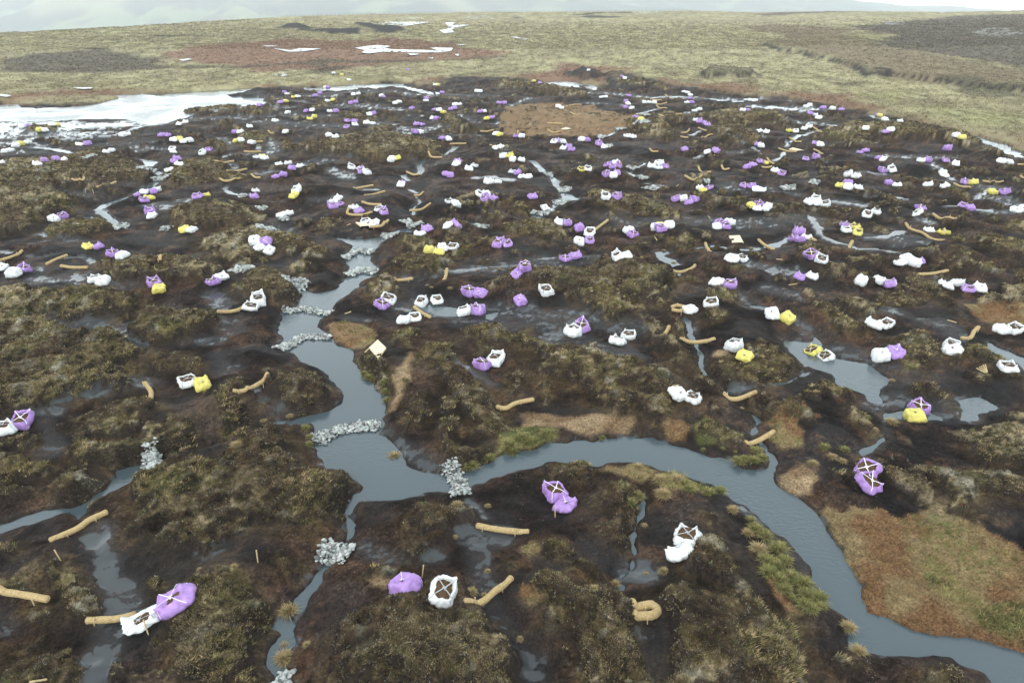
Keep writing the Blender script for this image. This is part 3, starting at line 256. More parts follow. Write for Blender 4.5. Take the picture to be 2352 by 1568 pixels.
# tussocks standing alone: tile, colour (g green, t straw) x,y diameter m
TUSSOCKS = """
D g215,270,.7 g250,340,.9 g320,390,.9 t190,370,.7 t270,500,1.0 g430,500,1.2 g330,590,1.0 g400,620,.9 g480,590,.9 g360,680,1.0 g440,740,1.0 g520,710,1.0 g470,810,.9 g620,770,1.1 g650,850,.9 g750,880,1.0 g640,930,.9 g690,970,.8 g760,950,.7 g540,880,.5 t980,1110,.8 t1060,1300,.8
G g1720,1090,1.0 g1850,1010,1.0 g1900,1060,.9 g1830,1080,.9 g1760,1060,.6 t1230,1225,.9 t1100,1230,.9 g1290,1260,.8 g1330,1300,.8 t1140,1350,.9 g1480,1330,.9 g1570,1320,.9 t930,1130,.7 t1290,1000,.3 g1210,975,.35 g1440,990,.4 g1590,985,.4 g1690,1005,.3 g640,900,.6 g60,940,.9 g180,890,.9 t1740,670,.4
C g920,80,.9 g860,130,.8 t1120,70,1.0 t1130,670,.6 t750,765,.5 t1670,190,.7 t980,310,.4 t990,685,.3 t580,795,.4
B t1390,150,.7 t1630,155,.4 t1630,665,.35 t1500,830,.6 t210,1240,.4 t40,1360,.9 t20,1270,.4 t1885,1195,.35 t1370,400,.35 t1600,850,.3
F t900,1095,.9 g700,435,1.0 g660,400,.7 g820,470,.9 g830,540,.8 g840,610,.8 t75,730,.5 g190,830,.8 g230,900,.7 g220,955,.7 g1500,1120,1.0 g1640,1060,.9 g1800,960,1.1 g1900,900,1.1 g1990,930,1.0 g2080,870,1.0 g1820,1020,1.0
E t2065,770,.5 t2270,730,.5 t1850,960,.8
H t1320,455,.5 t1315,780,.9 g790,975,.8 t850,1050,.7 g950,995,.7 t700,1100,.7 t930,1085,.6 g1120,740,.6 t1180,840,.6
K t490,1040,.6 t265,1010,.5 t310,1030,.5 t975,855,.5 t765,860,.4
L t625,670,.6 t1480,665,.8 t720,820,.7
A t1830,630,.4 t1560,650,.3 t2230,1270,.5 t2230,1350,.9 t2260,990,1.0
"""
PERSON = "Q 1291,232"
# ------------------------------------------------------------------ ground: one heightfield from below the camera to beyond the moor's edge
SP, CP = math.sin(PITCH), math.cos(PITCH)
def ray(px, py):
    a = (px-1280)/FPX; b = (853.5-py)/FPX
    y = CP+b*SP; z = -SP+b*CP
    return a/y, z/y                                    # x per metre of y, z per metre of y
RPX = np.array([-900,0,333,547,783,1155,1400,1730,1890,2100,2350,2560,3400]); RPY = np.array([100,87,69,55,42,33,32,30,34,30,33,27,20])
RDI = np.array([430,430,460,500,560,640,660,660,660,640,600,560,560])
def ridge(s):
    px = s*FPX+1280; py = np.interp(px, RPX, RPY); rd = np.interp(px, RPX, RDI)
    b = (853.5-py)/FPX
    return H_CAM+rd*(-SP+b*CP)/(CP+b*SP), rd
Y0R = 235.0
def base(x, y):
    d = CP*y+SP*H_CAM; s = x/d; zr, rd = ridge(s)
    t = np.clip((y-Y0R)/(rd-Y0R), 0, 1)
    z = zr*(0.55*t**1.6+0.45*t)*sst(0, .05, t)
    side = sst(70, 240, x-0.12*y)*sst(95, 210, y)*3.0*(1-t)           # the moor climbs a little to the right
    over = np.maximum(y-rd, 0)
    return z+side*0.5-over*0.12-over**2*0.0006
def ground_pt(px, py, zo=0.0):
    ax, az = ray(px, py)
    if az < -0.005:
        y = (H_CAM-zo)/-az
        if y < 90: return ax*y, y
    ys = np.linspace(60, 900, 4200); d = H_CAM+az*ys-base(ax*ys, ys)-zo
    k = np.argmax(d < 0) if (d < 0).any() else len(ys)-1
    return ax*ys[k], ys[k]
def world_poly(s, zo=0.0): return np.array([ground_pt(px, py, zo) for px, py in pts(s)])

py_rows = np.linspace(2010, 853.5-FPX*math.tan(PITCH-math.atan(H_CAM/300.0)), 660)
b_ = (853.5-py_rows)/FPX; yy = H_CAM/-((-SP+b_*CP)/(CP+b_*SP))
YR = np.concatenate([yy, np.geomspace(302, 560, 110), np.linspace(563, 900, 60)])
NC = 940; SR = np.linspace(-0.98, 0.98, NC); DR = CP*YR+SP*H_CAM; NR = len(YR)
XG = SR[None, :]*DR[:, None]; YG = np.repeat(YR[:, None], NC, 1)
def window(x0, x1, y0, y1):
    j0 = max(np.searchsorted(YR, y0)-1, 0); j1 = min(np.searchsorted(YR, y1)+1, NR)
    if j1 <= j0: return None
    c = [x0/DR[j0], x0/DR[j1-1], x1/DR[j0], x1/DR[j1-1]]
    k0 = max(np.searchsorted(SR, min(c))-1, 0); k1 = min(np.searchsorted(SR, max(c))+1, NC)
    return None if k1 <= k0 else (slice(j0, j1), slice(k0, k1))
def dist_field(P, m, closed):
    F = np.full((NR, NC), m, np.float32); n = len(P)
    for i in range(n if closed else n-1):
        a = P[i]; b = P[(i+1) % n]
        w = window(min(a[0], b[0])-m, max(a[0], b[0])+m, min(a[1], b[1])-m, max(a[1], b[1])+m)
        if w is None: continue
        x = XG[w]-a[0]; y = YG[w]-a[1]; ux, uy = b-a; L = ux*ux+uy*uy+1e-9
        t = np.clip((x*ux+y*uy)/L, 0, 1)
        F[w] = np.minimum(F[w], np.hypot(x-t*ux, y-t*uy))
    return F
def inside(P):
    M = np.zeros((NR, NC), bool); n = len(P)
    j0 = np.searchsorted(YR, P[:, 1].min()); j1 = np.searchsorted(YR, P[:, 1].max())
    Q = np.roll(P, -1, 0)
    for j in range(j0, min(j1, NR)):
        y = YR[j]; c = (P[:, 1] <= y) != (Q[:, 1] <= y)
        if not c.any(): continue
        xs = np.sort(P[c, 0]+(y-P[c, 1])/(Q[c, 1]-P[c, 1])*(Q[c, 0]-P[c, 0]))/DR[j]
        ks = np.searchsorted(SR, xs)
        for a in range(0, len(ks)-1, 2): M[j, ks[a]:ks[a+1]] = True
    return M
def sdf(P, m):
    d = dist_field(P, m, True); i = inside(P); return np.where(i, d, -d)   # + inside

wob = (fbm(XG/1.1, YG/1.1, 3, 3)-.5)
wobf = (fbm(XG/.35, YG/.35, 2, 5)-.5)
HMAX = 0.65
hb = np.full((NR, NC), HMAX, np.float32); wd = np.full((NR, NC), 9.0, np.float32)
def carve(d, hh, w):
    global hb, wd
    p = lerp(hh*0.6*(1-np.exp(-np.maximum(d, 0)/w)), HMAX, sst(0, 6*w+1, d))
    p = p+.05*sst(0, .07, d); p = np.where(d < 0, np.maximum(d*0.9, -0.45), p)
    hb = np.minimum(hb, p); wd = np.minimum(wd, d)
for s in WATER:
    o, hh, w = s.split('|'); carve(-sdf(world_poly(o), 9.0)+wob*.5*float(w)**.5+wobf*.16, float(hh), float(w))
LOW = []
for s in STREAMS:
    o, ww, hh, w = s.split('|'); ww = float(ww)*(.5 if o[0] in 'ABCD' else .6 if o[0] in 'EFGH' else .7 if o[0] in 'IJKLM' else .85)
    if float(hh) < .26:
        LOW.append((o, ww)); continue
    carve(dist_field(world_poly(o), 9.0, False)-ww*.45*(1+wob*1.2)+wobf*.25, float(hh), float(w))
wet = np.zeros((NR, NC), np.float32)
for s in WET:
    o, ww, st = s.split('|'); ww = float(ww)*(.5 if o[0] in 'ABCD' else .65 if o[0] in 'EFGH' else .75 if o[0] in 'IJKLM' else 1); d = dist_field(world_poly(o, .15), ww*1.6+1, False)
    wet = np.maximum(wet, (1-sst(ww*.25, ww*.95+.3, d+wob*ww*1.3))*float(st))
for o, ww in LOW:
    d = dist_field(world_poly(o, .1), ww*1.6+1, False); wet = np.maximum(wet, (1-sst(ww*.15, ww*.7+.15, d+wob*ww*.9))*1.0)
PIT = world_poly("P -900,1900 -700,260 -100,240 0,238 60,243 180,242 300,234 330,217 600,207 640,203 760,200 900,190 940,196 1000,200 1045,178 1240,188 1370,205 1430,180 1500,183 1560,205 1640,212 1720,222 1800,226 1900,243 2000,261 2100,283 2200,308 2300,334 2352,350 2700,430 2900,1900")
pit = sst(-1.5, 1.5, sdf(PIT, 6.0)+wob*4)
near = 1-sst(90, 260, YG)
away = sst(0.1, 2.5, wd)
grit = (fbm(XG/.22, YG/.22, 3, 23)-.5)*.07*(0.2+.8*sst(0, .5, wd))*(1-sst(30, 120, YG))
roll = grit+(fbm(XG/7, YG/7, 3, 11)-.5)*1.75*away+(fbm(XG/1.9, YG/1.9, 3, 15)-.5)*.55*away+(fbm(XG/.5, YG/.5, 3, 19)-.5)*.12*(0.3+.7*sst(0, .6, wd))*near
flat = np.clip(wet*1.1, 0, .85)
h = hb+roll*(1-flat)*pit+np.where(wd > 0, 0, 0)
h = lerp(h, np.minimum(h, .28), np.clip(wet, 0, .8)*sst(.3, 2, wd))
# outside the eroded pit the moor is smoother; lake margins keep their carved edge
moorh = np.where(wd < 0, hb, .45*sst(0, 3, wd)+.25)
h = lerp(moorh+(fbm(XG/9, YG/9, 4, 31)-.5)*.9*sst(0, 6, wd)+(fbm(XG/2.2, YG/2.2, 2, 35)-.5)*.5*sst(0, 4, wd), h, pit)
# vegetated hags
TY = {t: np.zeros((NR, NC), np.float32) for t in 'htrgpkmbldye'}
rz = np.zeros((NR, NC), np.float32)
for s in VEG:
    t, rs, o = s.split('|'); rs = float(rs); P = world_poly(o, .5 if t in 'h' else .3)
    sd = sdf(P, 5.0); big = np.clip(math.sqrt(abs(np.ptp(P[:, 0])*np.ptp(P[:, 1])))/8, .35, 1.2)
    sd = sd+wob*1.5*big+wobf*.5*big
    if P[:, 1].mean() > 100: sd = sd+(fbm(XG/6, YG/9, 3, 47)-.5)*5
    m = sst(-.12, .22, sd); TY[t] = np.maximum(TY[t], m)
    if t == 'h': TY['e'] = np.maximum(TY['e'], sst(-1.3*big-.2, .1, sd))
    rz = np.maximum(rz, rs*.62*(1-np.exp(-np.maximum(sd, 0)/.55))*(sd > 0)+rs*.28*sst(-1.6*big, 0, sd))
for s in HAGS:
    t, rs, o = s.split('|'); P = world_poly(o, .6); sd = sdf(P, 8.0)+wob*3
    if t == 'p': TY[t] = np.maximum(TY[t], sst(-2, .5, sd))
    else: TY['p'] = np.maximum(TY['p'], sst(-2.0, -.6, sd)*(1-sst(-.2, 1.0, sd))*.95)
    if t == 'h': TY['d'] = np.maximum(TY['d'], sst(-.4, 1, sd)*(.8 if len(o) < 70 else .1))
    rz = np.maximum(rz, float(rs)*sst(-1.2, .8, sd))
for s in MOOR:
    t, o = s.split('|'); P = world_poly(o, .3); w = 3+0*P[0, 0]; sd = sdf(P, 12.0)+(fbm(XG/9, YG/14, 4, 41)-.5)*16
    TY[t] = np.maximum(TY[t], (sst(-4, 5, sd) if t in 'rbk' else sst(-2, 3, sd))*(1-pit if t != 'p' else 1)*.92)
# small scattered cushions of heather on the bare peat
cush = sst(.60, .68, fbm(XG/1.3, YG/1.3, 3, 51))*sst(.45, .6, fbm(XG/9, YG/9, 2, 55))*sst(.5, 1.4, wd)*(1-np.clip(wet*1.5, 0, 1))*pit
TY['h'] = np.maximum(TY['h'], cush*.95); rz = np.maximum(rz, cush*.16)
veg = np.maximum.reduce([TY['h'], TY['t'], TY['r'], TY['g']])
lump = np.abs(fbm(XG/.9, YG/.9, 3, 61)-.5)*2
h = h+np.where(wd > 0, rz*sst(0, .5, wd), 0)+np.where(wd > .1, TY['h']*(.30-.55*lump)*sst(.1, .6, wd), 0)
bb = base(XG, YG); H = h+bb
# ground cover noise for the surface colour
def mixc(a, b, t): return a+(b-a)*t[..., None]
def C(r, g, b): return np.array([r, g, b], np.float32)
def colour(x, y, T, wdv, pitv, wetv, slope):
    n1 = fbm(x/5, y/5, 3, 71); n2 = fbm(x/.55, y/.55, 3, 75); n3 = fbm(x/.16, y/.16, 2, 79); n4 = fbm(x/1.6, y/1.6, 3, 83); n5 = fbm(x/22, y/22, 3, 87)
    one = np.ones(x.shape, np.float32)[..., None]
    c = mixc(C(.0145, .0108, .0098)*one, C(.046, .029, .022), sst(.33, .6, n4)*.9)
    c = mixc(c, C(.018, .0155, .0158)*one, sst(.45, .65, n1)*.6)
    c = mixc(c, C(.10, .055, .03)*one, sst(.54, .68, n2*.6+n4*.4)*.5)
    c = mixc(c, mixc(C(.052, .036, .02)*one, C(.085, .058, .028), n2), T['e']*(.35+.6*sst(.35, .6, n4)))
    c = c*.76*(.35+1.3*n3)[..., None]*(.6+.8*n2)[..., None]
    fl = sst(.72, .8, vnoise(x/.07, y/.07, 91))[..., None]*sst(.5, .6, n4)[..., None]; c = c*(1-fl*.35)+C(.12, .095, .075)*fl*.35
    c = mixc(c, C(.030, .029, .031)*one, np.clip(wetv, 0, 1)*.8)
    # moor beyond
    n6 = fbm(x/3.2, y/7, 3, 95); n7 = fbm(x/1.1, y/2.0, 2, 99)
    m = mixc(C(.205, .18, .10)*one, C(.315, .29, .165), sst(.35, .65, n6))
    m = mixc(m, C(.30, .27, .175)*one, sst(.5, .7, n7)*.5); m = mixc(m, C(.10, .085, .055)*one, sst(.52, .68, fbm(x/2.4, y/4.2, 2, 103))*.5)
    m = mixc(m, C(.15, .12, .078)*one, sst(.45, .62, n5)*.3)
    c = mixc(m, c, pitv)
    mot = (.75+.5*n7)[..., None]; mot2 = (.6+.8*fbm(x/1.6, y/3.4, 2, 107))[..., None]
    for k, a, w in (('y', C(.26, .265, .125), .5), ('b', C(.155, .115, .075), .8), ('r', C(.17, .09, .062), .95), ('k', C(.066, .052, .045), .88), ('d', C(.06, .055, .04), .75), ('l', C(.42, .44, .42), .6)):
        ww = T[k]*w
        if k == 'r': a2 = mixc(C(.168, .095, .048)*one, C(.215, .165, .085), sst(.36, .6, n4)*.9)*(.7+.6*n3)[..., None]; a2 = mixc(a2, C(.17, .098, .068)*mot, 1-pitv)
        elif k == 'l': a2 = a*one; ww = ww*sst(.5, .56, fbm(x/1.7, y/1.4, 2, 111))
        else: a2 = a*mot2
        c = mixc(c, a2, ww)
    a2 = mixc(C(.19, .125, .072)*one, C(.31, .225, .135), sst(.4, .62, n4)*np.where(y > 100, .15, 1))*(.65+.7*n2)[..., None]; c = mixc(c, a2, T['t']*.9)
    a2 = mixc(C(.085, .09, .033)*one, C(.18, .155, .065), sst(.42, .6, n4))*(.7+.6*n2)[..., None]; c = mixc(c, a2, T['g']*.9)
    hh = mixc(C(.052, .039, .025)*one, C(.132, .102, .048), sst(.36, .62, n2)); hh = mixc(hh, C(.125, .125, .05)*one, sst(.56, .72, n4)*.4)
    hh = mixc(hh, C(.34, .28, .175)*one, sst(.52, .70, n2*.35+n1*.45+n3*.2)*.8); hh = mixc(hh, C(.27, .26, .215)*one, sst(.60, .72, n2*.5+fbm(x/.8, y/.8, 2, 115)*.5)*.6)
    hh = mixc(hh, C(.058, .040, .028)*one, sst(.46, .6, fbm(x/3.4, y/3.4, 3, 211))*.6)
    hh = hh*(.6+.8*n3)[..., None]
    c = mixc(c, hh, T['h'])
    c = mixc(c, (C(.022, .019, .019)*one)*(.7+.7*n2)[..., None], T['p'])
    # steep faces are bare peat
    c = mixc(c, C(.026, .02, .018)*one*(.7+.6*n2)[..., None], slope)
    return c
gy, gx = np.gradient(H)
dY = np.gradient(YG, axis=0); dX = np.gradient(XG, axis=1)
gX = gx/np.maximum(dX, 1e-4); gY = gy/np.maximum(dY, 1e-4)
steep = sst(.55, 1.1, np.hypot(gX, gY*np.minimum(1, 1+dY*.0)))*(1-np.clip(TY['r']+TY['t'], 0, 1)*.8)
steep = np.maximum(steep*near, TY['p']*0)
CG = colour(XG, YG, TY, wd, pit, wet, steep*.85)
damp = sst(.47, .60, fbm(XG/3.4, YG/2.2, 4, 121))*.26*pit*(1-veg)
fringe = (1-sst(0, .45, wd))*.5*pit
pudn = fbm(XG/.6, YG/.42, 5, 131, .72)
pud = sst(1.02, 1.10, pudn*1.15-.09+np.maximum(np.maximum(wet, fringe), 0)*.86)*(1-veg)*pit
damp = np.clip(np.maximum(damp, np.maximum(wet*.75, fringe)), 0, 1)*(1-veg*.9)*pit*(1-steep*.6)
h_flat = 0
H = np.where((wd > 0) & (YG < 235), np.maximum(H, .012+.07*sst(0, .5, wd)*(1-.75*np.clip(wet, 0, 1))+(pudn-.5)*.05*sst(.1, .5, wd)), H)
H = H+h_flat

def grid_interp(F, x, y):
    j = np.clip(np.interp(y, YR, np.arange(NR)), 0, NR-1.001); k = np.clip((x/(CP*y+SP*H_CAM)+.98)/1.96*(NC-1), 0, NC-1.001)
    j0 = j.astype(int); k0 = k.astype(int); fj = j-j0; fk = k-k0
    if F.ndim == 3: fj = fj[:, None]; fk = fk[:, None]
    return (F[j0, k0]*(1-fk)+F[j0, k0+1]*fk)*(1-fj)+(F[j0+1, k0]*(1-fk)+F[j0+1, k0+1]*fk)*fj
def gh(x, y): return float(grid_interp(H, np.array([x]), np.array([y]))[0])
def hit(px, py, zo=0.0):
    """where the ray through a photo pixel meets the ground raised by zo"""
    ax, az = ray(px, py); yf = min((H_CAM-0)/-az if az < -.02 else 700, 700)
    ys = np.linspace(max(yf*.82-3, 8), min(yf*1.12+4, 700), 900)
    if az >= -.045: ys = np.linspace(150, 690, 2500)
    d = H_CAM+az*ys-grid_interp(H, ax*ys, ys)-zo
    k = int(np.argmax(d < 0)) if (d < 0).any() else len(ys)-1
    return ax*ys[k], ys[k]

# ------------------------------------------------------------------ materials
def new_mat(name):
    m = bpy.data.materials.new(name); m.use_nodes = True; n = m.node_tree; return m, n, n.nodes['Principled BSDF']
def nd(n, t, **kw):
    x = n.nodes.new(t)
    for k, v in kw.items():
        if k in x.inputs.keys(): x.inputs[k].default_value = v
        else: setattr(x, k, v)
    return x
def attr_mat(name, attr='col', rough=.85, spec=.3, noise=None, bump=None):
    m, n, b = new_mat(name); a = nd(n, 'ShaderNodeAttribute', attribute_name=attr)
    n.links.new(a.outputs['Color'], b.inputs['Base Color'])
    b.inputs['Roughness'].default_value = rough; b.inputs['Specular IOR Level'].default_value = spec
    return m
m_ground, n, b = new_mat('peat_and_moor')
a = nd(n, 'ShaderNodeAttribute', attribute_name='col'); d = nd(n, 'ShaderNodeAttribute', attribute_name='damp'); p = nd(n, 'ShaderNodeAttribute', attribute_name='pud')
tc = nd(n, 'ShaderNodeTexCoord')
ns = nd(n, 'ShaderNodeTexNoise'); ns.inputs['Scale'].default_value = 11; ns.inputs['Detail'].default_value = 5; ns.inputs['Roughness'].default_value = .8
n.links.new(tc.outputs['Object'], ns.inputs['Vector'])
mr = nd(n, 'ShaderNodeMapRange'); mr.inputs['From Min'].default_value = .36; mr.inputs['From Max'].default_value = .64; mr.inputs['To Min'].default_value = .4; mr.inputs['To Max'].default_value = 1.75
n.links.new(ns.outputs['Fac'], mr.inputs['Value'])
mul = nd(n, 'ShaderNodeMix', data_type='RGBA', blend_type='MULTIPLY'); mul.inputs['Factor'].default_value = 1
n.links.new(a.outputs['Color'], mul.inputs['A']); n.links.new(mr.outputs[0], mul.inputs['B'])
# puddled mud
mp = nd(n, 'ShaderNodeMix', data_type='RGBA'); n.links.new(p.outputs['Fac'], mp.inputs['Factor']); n.links.new(mul.outputs['Result'], mp.inputs['A']); mp.inputs['B'].default_value = (.05, .055, .058, 1)
n.links.new(mp.outputs['Result'], b.inputs['Base Color'])
r1 = nd(n, 'ShaderNodeMapRange'); r1.inputs['To Min'].default_value = .82; r1.inputs['To Max'].default_value = .34; n.links.new(d.outputs['Fac'], r1.inputs['Value'])
r2 = nd(n, 'ShaderNodeMix', data_type='FLOAT'); n.links.new(p.outputs['Fac'], r2.inputs['Factor']); n.links.new(r1.outputs[0], r2.inputs['A']); r2.inputs['B'].default_value = .07
n.links.new(r2.outputs[0], b.inputs['Roughness'])
s1 = nd(n, 'ShaderNodeMapRange'); s1.inputs['To Min'].default_value = .05; s1.inputs['To Max'].default_value = .42; n.links.new(d.outputs['Fac'], s1.inputs['Value']); n.links.new(s1.outputs[0], b.inputs['Specular IOR Level'])
bp = nd(n, 'ShaderNodeBump'); bp.inputs['Distance'].default_value = .12
ns2 = nd(n, 'ShaderNodeTexNoise'); ns2.inputs['Scale'].default_value = 5.5; ns2.inputs['Detail'].default_value = 7; ns2.inputs['Roughness'].default_value = .72; n.links.new(tc.outputs['Object'], ns2.inputs['Vector'])
st = nd(n, 'ShaderNodeMapRange'); st.inputs['To Min'].default_value = 1.0; st.inputs['To Max'].default_value = 0.03; n.links.new(p.outputs['Fac'], st.inputs['Value'])
n.links.new(st.outputs[0], bp.inputs['Strength']); n.links.new(ns2.outputs['Fac'], bp.inputs['Height']); n.links.new(bp.outputs[0], b.inputs['Normal'])

def mesh_from(name, V, F, mats, attrs=(), smooth=False, parent=None, fmat=None):
    """V (n,3), F (m,3 or 4) -> linked object"""
    me = bpy.data.meshes.new(name); V = np.asarray(V, np.float32); F = np.asarray(F, np.int32); k = F.shape[1]
    me.vertices.add(len(V)); me.vertices.foreach_set('co', V.ravel()); me.loops.add(F.size); me.loops.foreach_set('vertex_index', F.ravel())
    me.polygons.add(len(F)); me.polygons.foreach_set('loop_start', np.arange(0, F.size, k, dtype=np.int32)); me.polygons.foreach_set('loop_total', np.full(len(F), k, np.int32))
    if smooth: me.polygons.foreach_set('use_smooth', np.ones(len(F), bool))
    for m in mats: me.materials.append(m)
    if fmat is not None: me.polygons.foreach_set('material_index', np.asarray(fmat, np.int32))
    for an, at, av in attrs:
        A = me.attributes.new(an, at, 'POINT')
        if at == 'FLOAT': A.data.foreach_set('value', np.asarray(av, np.float32).ravel())
        else: A.data.foreach_set('color', np.concatenate([av.reshape(-1, 3), np.ones((av.reshape(-1, 3).shape[0], 1))], 1).astype(np.float32).ravel())
    me.update(); o = bpy.data.objects.new(name, me); COL.objects.link(o)
    if parent: o.parent = parent
    return o
idx = np.arange(NR*NC).reshape(NR, NC)
GF = np.stack([idx[:-1, :-1], idx[:-1, 1:], idx[1:, 1:], idx[1:, :-1]], -1).reshape(-1, 4)
ground = mesh_from('ground', np.stack([XG, YG, H], -1).reshape(-1, 3), GF, [m_ground], [('col', 'FLOAT_COLOR', CG), ('damp', 'FLOAT', damp), ('pud', 'FLOAT', pud)], smooth=True)
tag(ground, kind='structure')

# water: one level sheet in the cut channels
def water_mat(name, col, ripple):
    m, n, b = new_mat(name); b.inputs['Base Color'].default_value = (*col, 1); b.inputs['Roughness'].default_value = .04; b.inputs['IOR'].default_value = 1.5
    tc = nd(n, 'ShaderNodeTexCoord'); mp = nd(n, 'ShaderNodeMapping'); mp.inputs['Scale'].default_value = (1.0, 1.6, 1); mp.inputs['Rotation'].default_value = (0, 0, .5)
    ns = nd(n, 'ShaderNodeTexNoise'); ns.inputs['Scale'].default_value = 5; ns.inputs['Detail'].default_value = 3
    bp = nd(n, 'ShaderNodeBump'); bp.inputs['Distance'].default_value = .03
    big = nd(n, 'ShaderNodeTexNoise'); big.inputs['Scale'].default_value = .16; big.inputs['Detail'].default_value = 2
    mr = nd(n, 'ShaderNodeMapRange'); mr.inputs['From Min'].default_value = .4; mr.inputs['From Max'].default_value = .62; mr.inputs['To Min'].default_value = ripple*.04; mr.inputs['To Max'].default_value = ripple
    n.links.new(tc.outputs['Object'], mp.inputs[0]); n.links.new(mp.outputs[0], ns.inputs['Vector']); n.links.new(tc.outputs['Object'], big.inputs['Vector'])
    n.links.new(big.outputs['Fac'], mr.inputs['Value']); n.links.new(mr.outputs[0], bp.inputs['Strength']); n.links.new(ns.outputs['Fac'], bp.inputs['Height']); n.links.new(bp.outputs[0], b.inputs['Normal'])
    return m
m_water = water_mat('peaty_water', (.054, .076, .086), .9)
wx = 0.99*(CP*234+SP*H_CAM)
tag(mesh_from('water', [(-26, 8, 0), (26, 8, 0), (wx, 234, 0), (-wx, 234, 0)], [(0, 1, 2, 3)], [m_water]), kind='structure')
for s in PONDS:
    P = world_poly(s, .35)
    z = float(np.mean(base(P[:, 0], P[:, 1]))) + .75
    V = []; zt = base(P[:, 0], P[:, 1])+.95
    me = bpy.data.meshes.new('pond'); me.from_pydata([(x, y, zz) for (x, y), zz in zip(P, zt)], [], [list(range(len(P)))]); me.materials.append(m_water)
    o = bpy.data.objects.new('pond', me); COL.objects.link(o); tag(o, kind='structure')

# ------------------------------------------------------------------ far hills across the valley
def hills():
    n_r, n_c = 70, 260
    s = np.linspace(-1.25, 1.25, n_c); y = np.linspace(1700, 5600, n_r)
    X = s[None, :]*y[:, None]; Y = np.repeat(y[:, None], n_c, 1)
    px = s*CP*FPX+1280
    top = np.interp(px, [-900, 0, 700, 1300, 1700, 1900, 2150, 2350, 3200], [190, 170, 150, 120, 80, 52, 10, -30, -60])    # crest height above the camera
    t = np.clip((Y-1700)/(5000-1700), 0, 1)
    Z = lerp(-150, H_CAM+top[None, :], sst(0, 1, t)**.9)+(fbm(X/500, Y/500, 5, 141)-.5)*110*sst(0, .3, t)*(1-.55*t)
    g = np.abs(fbm(X/260+Y/700, Y/900, 3, 145)-.5)*2; Z = Z-(1-g)**4*60*sst(.1, .4, t)*(1-t*.5)
    Z = Z-np.maximum(Y-5000, 0)*.2
    n1 = fbm(X/300, Y/500, 4, 151)[..., None]; c = mixc(C(.05, .034, .036)*np.ones(X.shape+(3,)), C(.15, .14, .085), sst(.4, .6, n1[..., 0]))
    c = mixc(c, C(.025, .03, .026)*np.ones(X.shape+(3,)), sst(.45, .7, 1-g)*.95); c = mixc(c, C(.16, .20, .09)*np.ones(X.shape+(3,)), sst(.6, .7, fbm(X/200, Y/300, 3, 155))*.6)
    i = np.arange(n_r*n_c).reshape(n_r, n_c); F = np.stack([i[:-1, :-1], i[:-1, 1:], i[1:, 1:], i[1:, :-1]], -1).reshape(-1, 4)
    tag(mesh_from('hills', np.stack([X, Y, Z], -1).reshape(-1, 3), F, [attr_mat('far_hillside', rough=.95, spec=.1)], [('col', 'FLOAT_COLOR', c)], smooth=True), kind='structure')
hills()
# ------------------------------------------------------------------ plant cover
def blades(name, x, y, z, col, n_bl, ln, wd_, lean, mat, comb=0.0, spread=.5, flat=False):
    """n_bl one-triangle shoots round each point, merged in one mesh"""
    n = len(x); k = n*n_bl; rep = lambda a: np.repeat(a, n_bl, 0)
    X = rep(x); Y = rep(y); Z = rep(z); L = rep(ln)*RNG.uniform(.55, 1.25, k); W = rep(wd_)*RNG.uniform(.6, 1.3, k)
    az = RNG.uniform(0, 2*np.pi, k); ti = RNG.uniform(.15, lean, k); r = rep(ln)*spread*np.sqrt(RNG.uniform(0, 1, k))
    bx = X+np.cos(az)*r; by = Y+np.sin(az)*r; az2 = az+RNG.normal(0, .7, k)
    dx = np.sin(ti)*np.cos(az2)+comb; dy = np.sin(ti)*np.sin(az2)-comb*.5; dz = np.cos(ti)*(0.5 if flat else 1)
    sx = -np.sin(az2+RNG.normal(0, .8, k))*W*.5; sy = np.cos(az2)*W*.5
    bz = Z-.02
    V = np.empty((k, 3, 3), np.float32)
    V[:, 0] = np.stack([bx-sx, by-sy, bz], -1); V[:, 1] = np.stack([bx+sx, by+sy, bz], -1); V[:, 2] = np.stack([bx+dx*L, by+dy*L, bz+np.maximum(dz, .05)*L], -1)
    c = rep(col)*RNG.uniform(.65, 1.35, k)[:, None]
    CC = np.repeat(c[:, None], 3, 1).reshape(-1, 3)
    return mesh_from(name, V.reshape(-1, 3), np.arange(k*3).reshape(-1, 3), [mat], [('col', 'FLOAT_COLOR', CC)])
m_plant = attr_mat('plant_shoots', rough=.8, spec=.15)
nb = m_plant.node_tree.nodes['Principled BSDF']
def cand(n, ymin, ymax):
    j = RNG.uniform(np.searchsorted(YR, ymin), np.searchsorted(YR, ymax)-1, n); k = RNG.uniform(4, NC-5, n)
    y = np.interp(j, np.arange(NR), YR); x = (k/(NC-1)*1.96-.98)*(CP*y+SP*H_CAM); return x, y
def scatter(name, key, n, ymin, ymax, n_bl, l0, l1, w0, w1, lean, tint=None, mask=None, **kw):
    x, y = cand(n, ymin, ymax)
    F = TY[key] if isinstance(key, str) else key
    keep = grid_interp(F, x, y) > RNG.uniform(.35, 1, n); x = x[keep]; y = y[keep]
    keep = grid_interp(wd, x, y) > .02; x = x[keep]; y = y[keep]
    z = grid_interp(H, x, y); c = grid_interp(CG, x, y)
    if tint is not None: c = tint(x, y, c)
    o = blades(name, x, y, z, c, n_bl, l0+l1*y, w0+w1*y, lean, m_plant, **kw); tag(o, kind='stuff'); return o
